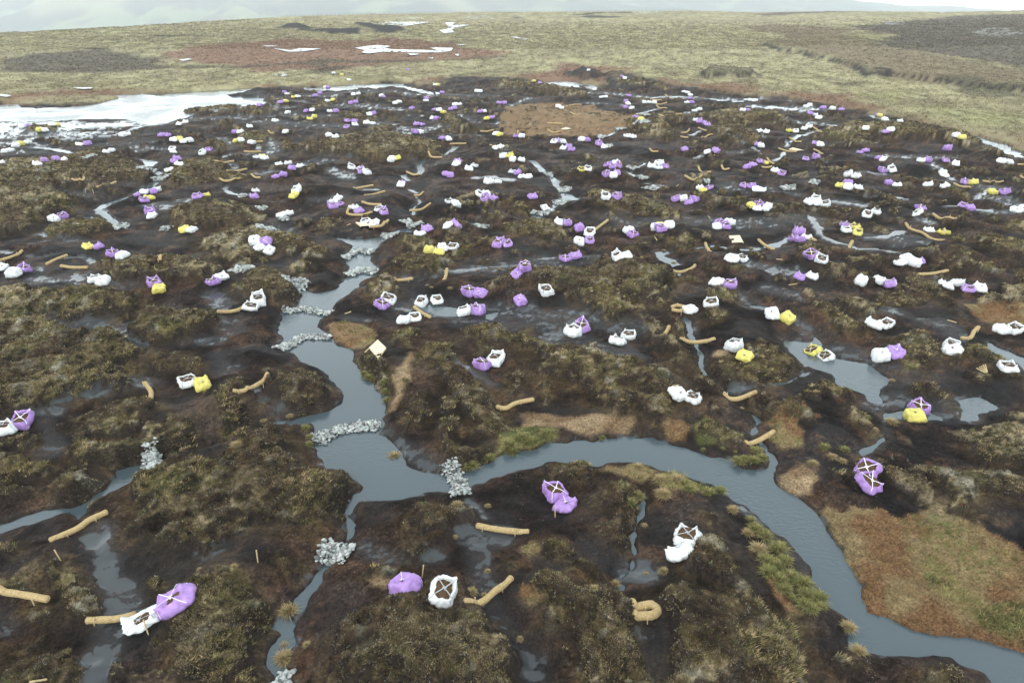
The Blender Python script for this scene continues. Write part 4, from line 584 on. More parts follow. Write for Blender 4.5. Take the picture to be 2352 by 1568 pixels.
def heather_tint(x, y, c):
    u = RNG.uniform(0, 1, len(x)); a = fbm(x/2.2, y/2.2, 3, 161)
    straw = (u < .02+sst(.50, .64, a)*.32)[:, None]; grey = ((u > .93))[:, None]; grn = ((u > .87) & (a < .5))[:, None]; rus = ((u > .62) & (u < .72) & (a < .48))[:, None]
    c = np.where(grn, np.array([.095, .11, .035]), c); c = np.where(rus, np.array([.12, .062, .035]), c); c = np.where(grey, np.array([.22, .215, .17]), c)
    return np.where(straw, np.array([.29, .235, .125]), c)
scatter('heather', 'h', 420000, 11, 62, 8, .045, .0015, .012, .0009, 1.3, tint=heather_tint, spread=.8)
scatter('hag_heather', 'h', 130000, 60, 200, 6, .05, .0014, .03, .0014, 1.2, tint=heather_tint, spread=.9)
scatter('sedge', 'r', 130000, 11, 70, 9, .10, .0016, .007, .0007, 1.15, tint=lambda x, y, c: np.where((RNG.uniform(0, 1, len(x)) < .3)[:, None], np.array([.30, .20, .10]), np.where((RNG.uniform(0, 1, len(x)) < sst(.5, .62, fbm(x/3, y/3, 3, 171))*.8)[:, None], np.array([.15, .17, .055]), c*1.1)), comb=.25)
scatter('straw_grass', 't', 60000, 11, 220, 9, .13, .001, .008, .0008, 1.0, tint=lambda x, y, c: c*1.2, comb=.2)
scatter('rush_grass', 'g', 30000, 11, 90, 10, .16, .001, .008, .0007, .9, tint=lambda x, y, c: np.where((RNG.uniform(0, 1, len(x)) < .35)[:, None], np.array([.34, .3, .12]), c*1.1))
moor_mask = (1-pit)*sst(.5, 2.5, wd)*(1-TY['p'])
scatter('moor_grass', moor_mask*(1-.85*sst(380, 600, YG)), 200000, 70, 640, 5, .12, .0009, .03, .0010, 1.1, tint=lambda x, y, c: c*RNG.uniform(.75, 1.35, len(x))[:, None], spread=1.2)
bare = pit*(1-veg)*sst(.2, .5, wd)*(1-np.clip(wet*2, 0, 1))
scatter('heather_litter', bare*sst(.36, .6, fbm(XG/2.5, YG/2.5, 3, 181)), 150000, 11, 60, 3, .03, .0014, .010, .0006, 1.5, tint=lambda x, y, c: np.where((RNG.uniform(0, 1, len(x)) < .5)[:, None], np.array([.045, .030, .024]), np.where((RNG.uniform(0, 1, len(x)) < .6)[:, None], np.array([.10, .062, .045]), np.array([.20, .15, .105]))), flat=True, spread=1.5)

gpatch = TY['h']*sst(.50, .62, fbm(XG/2.6, YG/2.6, 3, 191))*(1-sst(60, 110, YG))
scatter('hag_grass', gpatch, 60000, 11, 100, 13, .13, .0012, .009, .0009, .95, tint=lambda x, y, c: np.where((RNG.uniform(0, 1, len(x)) < .5)[:, None], np.array([.37, .29, .15]), np.array([.17, .165, .06]))*RNG.uniform(.6, 1.3, len(x))[:, None], comb=.35, spread=.55)
spatch = TY['h']*sst(.46, .6, fbm(XG/1.7, YG/1.7, 3, 197))
scatter('heather_sprigs', spatch, 60000, 11, 80, 12, .09, .001, .016, .0011, 1.2, tint=lambda x, y, c: np.array([[.060, .040, .024], [.095, .080, .030], [.13, .088, .045], [.045, .044, .02]])[RNG.integers(0, 4, len(x))]*RNG.uniform(.6, 1.3, len(x))[:, None], spread=.7)

# ------------------------------------------------------------------ labels that say which one
USED = {}
def place_words(px, py): return f"{round(px/25.6)}% across and {round(py/17.07)}% down"
def unique_label(text, px, py, force=False):
    t = text
    if force or t in USED:
        t = text+", "+place_words(px, py)
        if len(t.split()) > 16: t = text.split(' bulk bag')[0]+' bulk bag, '+place_words(px, py)
        if t in USED: t = text.split(' bulk bag')[0]+(' bulk bag' if 'bulk bag' in text else '')+f", {px/25.6:.1f}% across and {py/17.07:.1f}% down"
    USED[t] = 1; return t
def empty(name, loc, rz=0):
    o = bpy.data.objects.new(name, None); o.empty_display_size = .2; COL.objects.link(o); o.location = loc; o.rotation_euler = (0, 0, rz); return o
def flat_mat(name, col, rough=.7, spec=.3, var=.0, scale=6, bump=0, bscale=30):
    m, n, b = new_mat(name); b.inputs['Roughness'].default_value = rough; b.inputs['Specular IOR Level'].default_value = spec
    tc = nd(n, 'ShaderNodeTexCoord'); ns = nd(n, 'ShaderNodeTexNoise'); ns.inputs['Scale'].default_value = scale; ns.inputs['Detail'].default_value = 4
    mr = nd(n, 'ShaderNodeMapRange'); mr.inputs['From Min'].default_value = .3; mr.inputs['From Max'].default_value = .7; mr.inputs['To Min'].default_value = 1-var; mr.inputs['To Max'].default_value = 1+var*.4
    mx = nd(n, 'ShaderNodeMix', data_type='RGBA', blend_type='MULTIPLY'); mx.inputs['Factor'].default_value = 1; mx.inputs['A'].default_value = (*col, 1)
    n.links.new(tc.outputs['Object'], ns.inputs['Vector']); n.links.new(ns.outputs['Fac'], mr.inputs['Value']); n.links.new(mr.outputs[0], mx.inputs['B']); n.links.new(mx.outputs['Result'], b.inputs['Base Color'])
    if bump:
        n2 = nd(n, 'ShaderNodeTexNoise'); n2.inputs['Scale'].default_value = bscale; n2.inputs['Detail'].default_value = 5; n.links.new(tc.outputs['Object'], n2.inputs['Vector'])
        bp = nd(n, 'ShaderNodeBump'); bp.inputs['Strength'].default_value = bump; bp.inputs['Distance'].default_value = .02; n.links.new(n2.outputs['Fac'], bp.inputs['Height']); n.links.new(bp.outputs[0], b.inputs['Normal'])
    return m

# ------------------------------------------------------------------ bulk bags
def fabric(name, col, var):
    m = flat_mat(name, col, .58, .3, var, 5, .9, 6); n = m.node_tree; b = n.nodes['Principled BSDF']; src = b.inputs['Base Color'].links[0].from_socket
    tc = nd(n, 'ShaderNodeTexCoord'); sp = nd(n, 'ShaderNodeSeparateXYZ'); ns = nd(n, 'ShaderNodeTexNoise'); ns.inputs['Scale'].default_value = 4.5; ns.inputs['Detail'].default_value = 4
    ad = nd(n, 'ShaderNodeMath', operation='MULTIPLY_ADD'); ad.inputs[1].default_value = -.42; mr = nd(n, 'ShaderNodeMapRange'); mr.inputs['From Min'].default_value = -.20; mr.inputs['From Max'].default_value = -.08; mr.inputs['To Min'].default_value = .75; mr.inputs['To Max'].default_value = 0
    n.links.new(tc.outputs['Object'], sp.inputs[0]); n.links.new(tc.outputs['Object'], ns.inputs['Vector']); n.links.new(ns.outputs['Fac'], ad.inputs[0]); n.links.new(sp.outputs['Z'], ad.inputs[2]); n.links.new(ad.outputs[0], mr.inputs['Value'])
    mx = nd(n, 'ShaderNodeMix', data_type='RGBA'); n.links.new(mr.outputs[0], mx.inputs['Factor']); n.links.new(src, mx.inputs['A']); mx.inputs['B'].default_value = (.10, .07, .055, 1); n.links.new(mx.outputs['Result'], b.inputs['Base Color'])
    return m
FAB = {'w': fabric('white_woven_plastic', (.72, .74, .74), .14), 'p': fabric('purple_woven_plastic', (.38, .23, .54), .3), 'y': fabric('yellow_woven_plastic', (.64, .57, .15), .22)}
STRAP = {'w': flat_mat('grey_webbing', (.34, .36, .38), .7), 'p': flat_mat('white_webbing', (.74, .68, .78), .7), 'y': flat_mat('pale_webbing', (.5, .5, .36), .7)}
m_fill = flat_mat('heather_brash', (.11, .068, .036), .95, .1, .5, 22, 1.0, 40)
def super_r(th, e=4.6): return (np.abs(np.cos(th))**e+np.abs(np.sin(th))**e)**(-1/e)
def bag_parts(kind, seed):
    """returns body, fill, strap as (V, F) lists"""
    rg = np.random.default_rng(seed); n = 44
    th = np.linspace(0, 2*np.pi, n, endpoint=False); sr = super_r(th)
    corner = np.clip(np.abs(np.sin(2*th)), 0, 1)**6
    hs = .425; hgt = {'o': .37, 'c': .34, 's': .25}[kind]*[.95, 1.3, 1.05, 1.45][seed//7 % 4]
    prof = [(0, .80), (.03, .93), (.18, 1.03), (.4, 1.06), (.62, 1.03), (.82, .96), (.95, .90), (1.0, .86)]
    rings = []
    dent = rg.uniform(-1, 1, 4); ph = rg.uniform(0, 6.3, 4); ear = rg.uniform(.0, 1, 4)
    earv = sum(np.exp(-((th-(np.pi/4+i*np.pi/2)+np.pi) % (2*np.pi)-np.pi)**2/.05)*ear[i] for i in range(4))
    lean = rg.uniform(-.12, .12, 2); sqx = rg.uniform(.92, 1.12)
    if kind == 's': sqx = 1.22; lean *= 2
    sag = 1+.10*np.sin(th+ph[0])+.06*np.sin(2*th+ph[1])+.03*np.sin(5*th+ph[2])
    def ring(t, r, extra=0):
        fold = .026*np.sin(7*th+ph[3]+t*3)+.02*np.sin(15*th+ph[2]-t*7+2*np.sin(3*th+ph[1]))+.10*(vnoise(2.2*np.cos(th)+seed+t*1.5, 2.2*np.sin(th)+t*5.0, seed)-.5)
        rr = hs*sr*r*(1+fold*1.6)*(1 if t < .3 else sag**.6)
        z = hgt*t*(1+.14*np.sin(th+ph[0])*t)+extra
        return np.stack([rr*np.cos(th)*sqx+lean[0]*t, rr*np.sin(th)/sqx**.5+lean[1]*t, z], -1)
    for t, r in prof: rings.append(ring(t, r))
    if kind == 'o':
        rings.append(ring(1.06, .83, .20*earv)); op = .72*rg.uniform(.85, 1.1)
        rings.append(ring(1.04, .76, .12*earv)); rings.append(ring(.98, .68)); rings.append(ring(.94, op))
        rings.append(ring(.80, op*.95)); rings.append(ring(.66, op*.9))
        fr = op*1.02; fz = .86
    elif kind == 'c':
        rings.append(ring(1.06, .76, .20*earv)); rings.append(ring(1.03, .55, .07*earv+.02*np.sin(3*th+ph[1]))); rings.append(ring(.98, .36, .03*np.sin(4*th+ph[2]))); rings.append(ring(.95, .17, .02*np.sin(3*th))); rings.append(ring(.9, .10))
        rings.append(ring(.8, .05)); fr = .12; fz = .86
    else:
        rings.append(ring(1.05, .80, .20*earv)); rings.append(ring(.95, .62, .08*earv)); rings.append(ring(.75, .42)); rings.append(ring(.6, .3)); fr = .45; fz = .74
    V = np.concatenate([r for r in rings]); V[:, 2] += .0
    m = len(rings); i = np.arange(n); F = []
    for a in range(m-1):
        for k in range(n): F.append((a*n+k, a*n+(k+1) % n, (a+1)*n+(k+1) % n, (a+1)*n+k))
    body = (V, F)
    # brash inside
    FV = []; FF = []; q = 8
    for a in range(q):
        t = a/(q-1)*fr
        rr = hs*sr*t; zz = hgt*fz+.05*(1-a/(q-1))+.035*(vnoise(rr*np.cos(th)*18+seed, rr*np.sin(th)*18, seed)-.3)
        FV += [(rr[k]*math.cos(th[k])*sqx+lean[0]*fz, rr[k]*math.sin(th[k])/sqx**.5+lean[1]*fz, zz[k]) for k in range(n)]
    for a in range(q-1):
        for k in range(n): FF.append((a*n+k, a*n+(k+1) % n, (a+1)*n+(k+1) % n, (a+1)*n+k))
    # lifting straps: four ribbons from the corners to the knot, and down the sides
    SV = []; SF = []
    def ribbon(pts_, w):
        p = [Vector(a) for a in pts_]; b0 = len(SV)
        for a, v in enumerate(p):
            d = (p[min(a+1, len(p)-1)]-p[max(a-1, 0)]).normalized(); s = d.cross(Vector((0, 0, 1)))
            s = s.normalized()*w/2 if s.length > .1 else Vector((-d.y, d.x, 0))*w/2
            if s.length < 1e-5: s = Vector((w/2, 0, 0))
            SV.extend([tuple(v-s), tuple(v+s)])
        for a in range(len(p)-1): SF.append((b0+a*2, b0+a*2+1, b0+a*2+3, b0+a*2+2))
    top = Vector((lean[0]+rg.uniform(-.04, .04), lean[1]+rg.uniform(-.04, .04), hgt*(1.04 if kind == 'o' else 1.0 if kind == 'c' else .98)))
    ridx = {'o': [3, 5, 7, 8, 9], 'c': [2, 4, 6, 8, 9, 10], 's': [4, 7, 8]}[kind]
    for c_ in range(4):
        k = int(round((np.pi/4+c_*np.pi/2)/(2*np.pi)*n)) % n
        P_ = []
        for a in ridx:
            v = Vector(rings[a][k]); o = Vector((v.x-lean[0], v.y-lean[1], 0)).normalized()*.012 if a < 8 else Vector((0, 0, 0)); P_.append(v+o+Vector((0, 0, .012 if a >= 7 else 0)))
        mid = P_[-1].lerp(top, .5)+Vector((0, 0, .015)); P_ += [mid, top+Vector((0, 0, .002*c_))]
        if kind == 'c' and c_ in (1, 2): continue
        ribbon(P_, .034 if kind == 'o' else .022)
    # knot
    for c_ in range(2):
        a = c_*1.5+.4; ribbon([top+Vector((math.cos(a)*.09, math.sin(a)*.09, .0)), top+Vector((0, 0, .03)), top-Vector((math.cos(a)*.08, math.sin(a)*.08, .0))], .04)
    return body, (FV, FF), (SV, SF)
def simple_mesh(name, V, F, mats, smooth=True, fm=None):
    me = bpy.data.meshes.new(name); me.from_pydata([tuple(map(float, v)) for v in V], [], F)
    for m in mats: me.materials.append(m)
    if smooth: me.polygons.foreach_set('use_smooth', np.ones(len(F), bool))
    if fm is not None: me.polygons.foreach_set('material_index', np.array(fm, np.int32))
    me.update(); return me
PROTO = {}
for kd in 'ocs':
    for v in range(4):
        PROTO[kd, v] = bag_parts(kd, 11+v*7+ord(kd))
MESH = {}
def part_mesh(kd, v, c):
    if (kd, v, c) not in MESH:
        b, f, s = PROTO[kd, v]
        one = np.concatenate([np.array(b[0]), np.array(f[0]), np.array(s[0])]); nb_, nf_ = len(b[0]), len(f[0])
        FF = list(b[1])+[tuple(i+nb_ for i in q) for q in f[1]]+[tuple(i+nb_+nf_ for i in q) for q in s[1]]
        MESH[kd, v, c] = (simple_mesh('bag_body', b[0], b[1], [FAB[c]]), simple_mesh('brash_fill', f[0], f[1], [m_fill]), simple_mesh('lifting_strap', s[0], s[1], [STRAP[c]], False),
            simple_mesh('bulk_bag', one, FF, [FAB[c], m_fill, STRAP[c]], True, [0]*len(b[1])+[1]*len(f[1])+[2]*len(s[1])), one, FF)
    return MESH[kd, v, c]
bags = []
for line in BAGS.strip().splitlines():
    w = line.split(); t = TILES[w[0]]
    for e in w[1:]:
        a, b_2 = e[1:-1].split(','); px, py = t[0]+float(a)/t[2], t[1]+float(b_2)/t[2]
        x, y = hit(px, py, .20); bags.append(dict(c=e[0], k=e[-1], px=px, py=py, x=x, y=y, t=w[0]))
# nudge bags of a cluster apart so that they lean on each other without merging
for it in range(14):
    for i, a in enumerate(bags):
        for b2 in bags[i+1:]:
            dx, dy = b2['x']-a['x'], b2['y']-a['y']
            if abs(dx) < .9 and abs(dy) < .9:
                d = math.hypot(dx, dy)+1e-4
                if d < .74: q = (.74-d)/2/d*.6; a['x'] -= dx*q; a['y'] -= dy*q; b2['x'] += dx*q; b2['y'] += dy*q
CN = {'w': 'white', 'p': 'purple', 'y': 'yellow'}; KN = {'o': 'open', 'c': 'folded-over', 's': 'slumped'}
order = sorted(range(len(bags)), key=lambda i: bags[i]['y'])
for i in order:
    a = bags[i]; best = None
    for b2 in bags:
        if b2 is a: continue
        d = math.hypot(b2['x']-a['x'], b2['y']-a['y'])
        if d < 1.9 and (best is None or d < best[0]): best = (d, b2)
    if best:
        b2 = best[1]; dx, dy = a['px']-b2['px'], a['py']-b2['py']
        rel = ('left of' if dx < 0 else 'right of') if abs(dx) > abs(dy)*.8 else ('behind' if dy < 0 else 'in front of')
        a['lab'] = f"{KN[a['k']]} {CN[a['c']]} bulk bag {rel} {'another' if b2['c']==a['c'] else 'a'} {CN[b2['c']]} one"
    else: a['lab'] = f"{KN[a['k']]} {CN[a['c']]} bulk bag standing alone"
NOTES = {  # near groups, by photo position
 (440, 1500): 'beside the coir log at the lower left', (1035, 1470): 'in front of the narrow stream at the bottom centre', (1410, 1250): 'on the bare peat below the river bend', (1700, 1355): 'on the peat beside the lower right river bank',
 (2174, 1180): 'on dark peat above the big sedge patch', (30, 1060): 'at the left edge of the photo', (490, 955): 'on the peat between two coir logs, left of the river', (1712, 985): 'beside the central heather hag', (1860, 870): 'on the round grassy island', (1447, 825): 'on wet mud, with purple behind', (1560, 845): 'on wet mud above the central hag',
 (1218, 905): 'on the peat behind the S-shaped coir log', (2050, 885): 'standing in the shallow pool', (2222, 885): 'on the mud right of the shallow pool', (2378, 870): 'on the heather ridge at the right', (2300, 1030): 'beside the channel at the right, below the ridge', (2527, 910): 'in the pool at the right edge', (2515, 820): 'on the rusty sedge at the right edge'}
random.seed(5)
for r_, i in enumerate(order[:300]):
    a = bags[i]; v = random.randrange(4); ms = part_mesh(a['k'], v, a['c']); rz = random.uniform(0, 6.28); sc = random.uniform(.86, 1.04)*(1.0 if a['y'] < 30 else .97)
    if a['k'] == 's': rz = .5+random.uniform(-.2, .2)
    z = gh(a['x'], a['y'])
    zz = [gh(a['x']+.3*math.cos(q), a['y']+.3*math.sin(q)) for q in (0, 1.57, 3.14, 4.71)]; tx, ty = (zz[1]-zz[3])/.6, -(zz[0]-zz[2])/.6
    loc = (a['x'], a['y'], max(min(sum(zz)/4, z+.05), -.01)-.03)
    note = None; near_d = 1e9
    for (nx, ny), tx_ in NOTES.items():
        if math.hypot(nx-a['px'], (ny-a['py'])) < 62 and a['y'] < 45: note = tx_
    lab = (a['lab']+', '+note) if note else a['lab']
    if len(lab.split()) > 16: lab = f"{KN[a['k']]} {CN[a['c']]} bulk bag, {note}"
    if False: lab = f"{KN[a['k']]} {CN[a['c']]} bulk bag, {note}"
    if note and lab in USED: lab = f"{KN[a['k']]} {CN[a['c']]} bulk bag"; note = None
    lab = unique_label(lab, a['px'], a['py'], force=not note)
    rot = (max(-.45, min(.45, math.atan(tx)*.8))+random.uniform(-.08, .08), max(-.45, min(.45, math.atan(ty)*.8))+random.uniform(-.08, .08), rz)
    if a['y'] < 75:
        e = empty('bulk_bag', loc); tgt = e
        for nm, me in (('bag_body', ms[0]), ('brash_fill', ms[1]), ('lifting_strap', ms[2])):
            o = bpy.data.objects.new(nm, me); COL.objects.link(o); o.parent = e
    else:
        e = bpy.data.objects.new('bulk_bag', ms[3]); COL.objects.link(e); e.location = loc
    M = Matrix.Rotation(rot[0], 3, 'X') @ Matrix.Rotation(rot[1], 3, 'Y') @ Matrix.Rotation(rz, 3, 'Z'); e.rotation_euler = M.to_euler()
    e.scale = (sc, sc*random.uniform(.92, 1.05), sc*random.uniform(.9, 1.12))
    tag(e, lab, 'bulk bag', 'bulk bags of heather brash dropped across the bare peat')
VV = []; FF = []; FM = []; off = 0; cm = {'w': 0, 'p': 1, 'y': 2}
for i in order[300:]:
    a = bags[i]; v = random.randrange(4); ms = part_mesh(a['k'], v, a['c']); V = ms[4].copy(); q = random.uniform(0, 6.28); s_ = 1.03
    x = V[:, 0]*math.cos(q)-V[:, 1]*math.sin(q); yv = V[:, 0]*math.sin(q)+V[:, 1]*math.cos(q); V[:, 0] = x*s_+a['x']; V[:, 1] = yv*s_+a['y']; V[:, 2] = V[:, 2]*s_+max(gh(a['x'], a['y']), -.05)-.03
    VV.append(V); FF += [tuple(k+off for k in f) for f in ms[5]]; off += len(V)
    nb_ = len(PROTO[a['k'], v][0][1]); nf_ = len(PROTO[a['k'], v][1][1]); ns_ = len(PROTO[a['k'], v][2][1]); FM += [cm[a['c']]]*nb_+[3]*nf_+[4]*ns_
me = simple_mesh('far_bulk_bags', np.concatenate(VV), FF, [FAB['w'], FAB['p'], FAB['y'], m_fill, STRAP['p']], True, FM)
o = bpy.data.objects.new('far_bulk_bags', me); COL.objects.link(o); tag(o, kind='stuff')

# ------------------------------------------------------------------ coir logs
m_coir = None
def coir():
    m, n, b = new_mat('coir_netting'); b.inputs['Roughness'].default_value = .9; b.inputs['Specular IOR Level'].default_value = .1
    tc = nd(n, 'ShaderNodeTexCoord'); w = nd(n, 'ShaderNodeTexVoronoi'); w.inputs['Scale'].default_value = 26; ns = nd(n, 'ShaderNodeTexNoise'); ns.inputs['Scale'].default_value = 7; ns.inputs['Detail'].default_value = 4
    rp = nd(n, 'ShaderNodeMix', data_type='RGBA'); rp.inputs['A'].default_value = (.30, .205, .095, 1); rp.inputs['B'].default_value = (.56, .42, .215, 1)
    r2 = nd(n, 'ShaderNodeMapRange'); r2.inputs['From Min'].default_value = .05; r2.inputs['From Max'].default_value = .5
    n.links.new(tc.outputs['Object'], w.inputs['Vector']); n.links.new(tc.outputs['Object'], ns.inputs['Vector']); n.links.new(ns.outputs['Fac'], r2.inputs['Value']); n.links.new(r2.outputs[0], rp.inputs['Factor'])
    mx = nd(n, 'ShaderNodeMix', data_type='RGBA', blend_type='MULTIPLY'); mx.inputs['Factor'].default_value = .6; r3 = nd(n, 'ShaderNodeMapRange'); r3.inputs['From Max'].default_value = .55; r3.inputs['To Min'].default_value = 1.25; r3.inputs['To Max'].default_value = .45
    n.links.new(w.outputs['Distance'], r3.inputs['Value']); n.links.new(rp.outputs['Result'], mx.inputs['A']); n.links.new(r3.outputs[0], mx.inputs['B']); n.links.new(mx.outputs['Result'], b.inputs['Base Color'])
    bp = nd(n, 'ShaderNodeBump'); bp.inputs['Strength'].default_value = .8; bp.inputs['Distance'].default_value = .02; bp.invert = True; n.links.new(w.outputs['Distance'], bp.inputs['Height']); n.links.new(bp.outputs[0], b.inputs['Normal'])
    return m
m_coir = coir(); m_wood = flat_mat('sawn_softwood', (.55, .43, .24), .75, .2, .3, 20, .3, 40)
def catmull(P, n):
    P = [Vector(p) for p in P]; P = [P[0]*2-P[1]]+P+[P[-1]*2-P[-2]]; out = []
    for i in range(1, len(P)-2):
        for k in range(n):
            t = k/n; a, b, c, d = P[i-1:i+3]
            out.append(.5*((2*b)+(-a+c)*t+(2*a-5*b+4*c-d)*t*t+(-a+3*b-3*c+d)*t**3))
    return out+[P[-2]]
def tube(path, r, ns_=12, seed=0, bulge=.05):
    V = []; F = []; m = len(path); rg = random.Random(seed)
    ends = [(0, .35), (0, .8)]
    prev = Vector((0, 0, 1))
    for i, p in enumerate(path):
        d = (path[min(i+1, m-1)]-path[max(i-1, 0)]).normalized(); s = d.cross(Vector((0, 0, 1))).normalized(); u = s.cross(d).normalized()
        e = 1.0
        if i == 0 or i == m-1: e = .62
        rr = r*e*(1+rg.uniform(-bulge, bulge))
        for k in range(ns_):
            a = 2*math.pi*k/ns_; V.append(tuple(p+s*math.cos(a)*rr+u*math.sin(a)*rr))
    for i in range(m-1):
        for k in range(ns_): F.append((i*ns_+k, i*ns_+(k+1) % ns_, (i+1)*ns_+(k+1) % ns_, (i+1)*ns_+k))
    F.append(tuple(range(ns_-1, -1, -1))); F.append(tuple(range((m-1)*ns_, m*ns_)))
    return V, F
def stake_mesh(h, w=.03):
    bm = bmesh.new(); bmesh.ops.create_cone(bm, cap_ends=True, segments=6, radius1=w*.75, radius2=w, depth=h)
    for v in bm.verts: v.co.z += h/2
    return bm
def bm_obj(name, bm, mat, parent=None, smooth=False):
    me = bpy.data.meshes.new(name); bm.to_mesh(me); bm.free(); me.materials.append(mat)
    if smooth: me.polygons.foreach_set('use_smooth', np.ones(len(me.polygons), bool))
    o = bpy.data.objects.new(name, me); COL.objects.link(o)
    if parent: o.parent = parent
    return o
bm = stake_mesh(.30, .022); ME_STAKE = bpy.data.meshes.new('fixing_stake'); bm.to_mesh(ME_STAKE); bm.free(); ME_STAKE.materials.append(m_wood)
for li, s in enumerate(LOGS):
    q = pts(s); r = .135 if li == 5 else .108; W_ = [hit(px, py, r*.8) for px, py in q]
    path = catmull([(x, y, 0) for x, y in W_], 7)
    zm = float(np.mean([gh(a, b) for a, b in W_])); W_ = [(H_CAM-zm-r*.8)/-ray(px, py)[1]*np.array([ray(px, py)[0], 1.0]) for px, py in q] if W_[0][1] < 90 else W_; W_ = [tuple(map(float, w_)) for w_ in W_]
    path = catmull([(x, y, 0) for x, y in W_], 7); g = np.array([max(gh(p.x, p.y), -.03) for p in path])
    gs = np.array([g[max(0, i-14):i+15].mean() for i in range(len(g))]); zz = np.maximum(gs, g-.09)
    for p, z in zip(path, zz): p.z = z+r*.78
    # round the ends a little
    p0 = path[0]+(path[0]-path[1]).normalized()*.04; path = [p0]+path+[path[-1]+(path[-1]-path[-2]).normalized()*.04]
    V, F = tube(path, r*(1+.0016*W_[0][1]), 12, li)
    c0 = path[0].copy(); c0.z = zz[0]; e = empty('coir_log', c0)
    me = simple_mesh('coir_roll', [Vector(v)-c0 for v in V], F, [m_coir]); o = bpy.data.objects.new('coir_roll', me); COL.objects.link(o); o.parent = e
    mx_, my_ = sum(a for a, b in q)/len(q), sum(b for a, b in q)/len(q)
    bend = (Vector(W_[0]+(0,))-Vector(W_[-1]+(0,))).length/max(sum((Vector(W_[i]+(0,))-Vector(W_[i+1]+(0,))).length for i in range(len(W_)-1)), .01)
    sh = 'straight' if bend > .985 else 'slightly bent' if bend > .9 else 'sharply bent'
    if li == 5: lab = 'fat coir log doubled back into a U between heather hags'
    else: lab = f"{sh} tan coir log on the peat"
    dx, dy = q[-1][0]-q[0][0], q[-1][1]-q[0][1]
    if li != 5: lab += (', across' if abs(dx) > 2.5*abs(dy) else ', lengthways' if abs(dx) < abs(dy)*.8 else ', slanting')
    tag(e, unique_label(lab, mx_, my_, force=(li != 5)), 'coir log', 'coir logs laid across the gullies')
    if W_[0][1] < 60:
        for f_ in (.22, .75):
            p = path[int(f_*(len(path)-1))]; d = (path[int(f_*(len(path)-1))+1]-p).normalized(); s_ = Vector((d.y, -d.x, 0)); s_ = s_ if s_.y < 0 else -s_
            o = bpy.data.objects.new('fixing_stake', ME_STAKE); COL.objects.link(o); o.parent = e; pp = p+s_*(r+.02); o.location = (pp.x-c0.x, pp.y-c0.y, gh(pp.x, pp.y)-c0.z-.04); o.rotation_euler = (random.uniform(-.15, .15), random.uniform(-.15, .15), 0)

# ------------------------------------------------------------------ stone dams
m_stone = attr_mat('quarry_stone', rough=.85, spec=.25)
bmt = bmesh.new(); bmesh.ops.create_icosphere(bmt, subdivisions=1, radius=1); ICO_V = np.array([v.co[:] for v in bmt.verts]); ICO_F = np.array([[v.index for v in f.verts] for f in bmt.faces])
bmesh.ops.subdivide_edges(bmt, edges=bmt.edges[:], cuts=0); bmt.free()
for di, s in enumerate(DAMS):
    o_, ww = s.split('|'); ww = float(ww)*.64; q = pts(o_); W_ = [np.array(hit(px, py, .12)) for px, py in q]
    seg = [np.linalg.norm(W_[i+1]-W_[i]) for i in range(len(W_)-1)]; L = sum(seg); dist = W_[0][1]
    ssz = .06 if dist < 30 else .068 if dist < 45 else .09+.0005*dist
    n_s = int(min(L*ww*1.15/(ssz*ssz)+30, 700)); V = []; F = []; CC = []
    for k in range(n_s):
        t = random.uniform(0, L); i = 0
        while i < len(seg)-1 and t > seg[i]: t -= seg[i]; i += 1
        d = (W_[i+1]-W_[i])/max(seg[i], .01); off_ = random.triangular(-1, 1, 0)*.62; c = W_[i]+d*t+np.array([-d[1], d[0]])*off_*ww+np.random.default_rng(k+di*999).normal(0, .04, 2)
        g = max(gh(c[0], c[1]), -.10); zt = max(g, 0.0)*.5+max(g, 0)*.5+.17*max(0, 1-abs(off_)*1.5)*random.uniform(.2, 1)
        rs = ssz*min(random.lognormvariate(-.12, .38), 1.9); rg = np.random.default_rng(di*1000+k)
        v = ICO_V*(1+rg.uniform(-.28, .28, (12, 1)))*np.array([1.25, .85, .62])*rs
        A = Matrix.Rotation(rg.uniform(0, 6.28), 3, 'Z') @ Matrix.Rotation(rg.uniform(-.7, .7), 3, 'X') @ Matrix.Rotation(rg.uniform(-.6, .6), 3, 'Y')
        v = v @ np.array(A).T+np.array([c[0], c[1], zt+rs*.3]); F.append(ICO_F+12*len(V)); V.append(v)
        b_ = rg.uniform(.2, .5)*(.35 if rg.uniform() < .12 else 1); tint_ = np.array([.97, 1.0, .97]) if rg.uniform() > .25 else np.array([.9, 1.02, .95])
        CC.append(np.repeat((tint_*b_)[None], 12, 0))
    o = mesh_from('stone_dam', np.concatenate(V), np.concatenate(F), [m_stone], [('col', 'FLOAT_COLOR', np.concatenate(CC))])
    mx_, my_ = sum(a for a, b in q)/len(q), sum(b for a, b in q)/len(q)
    kind_ = 'long pale stone dam spanning the water channel' if L > 2.4 else 'heap of pale grey stones blocking a gully'
    if di == 2: kind_ = 'broken stone dam running down the river bend, peat showing between stones'
    tag(o, unique_label(kind_, mx_, my_, force=(di != 2)), 'stone dam', 'stone dams across the channels')

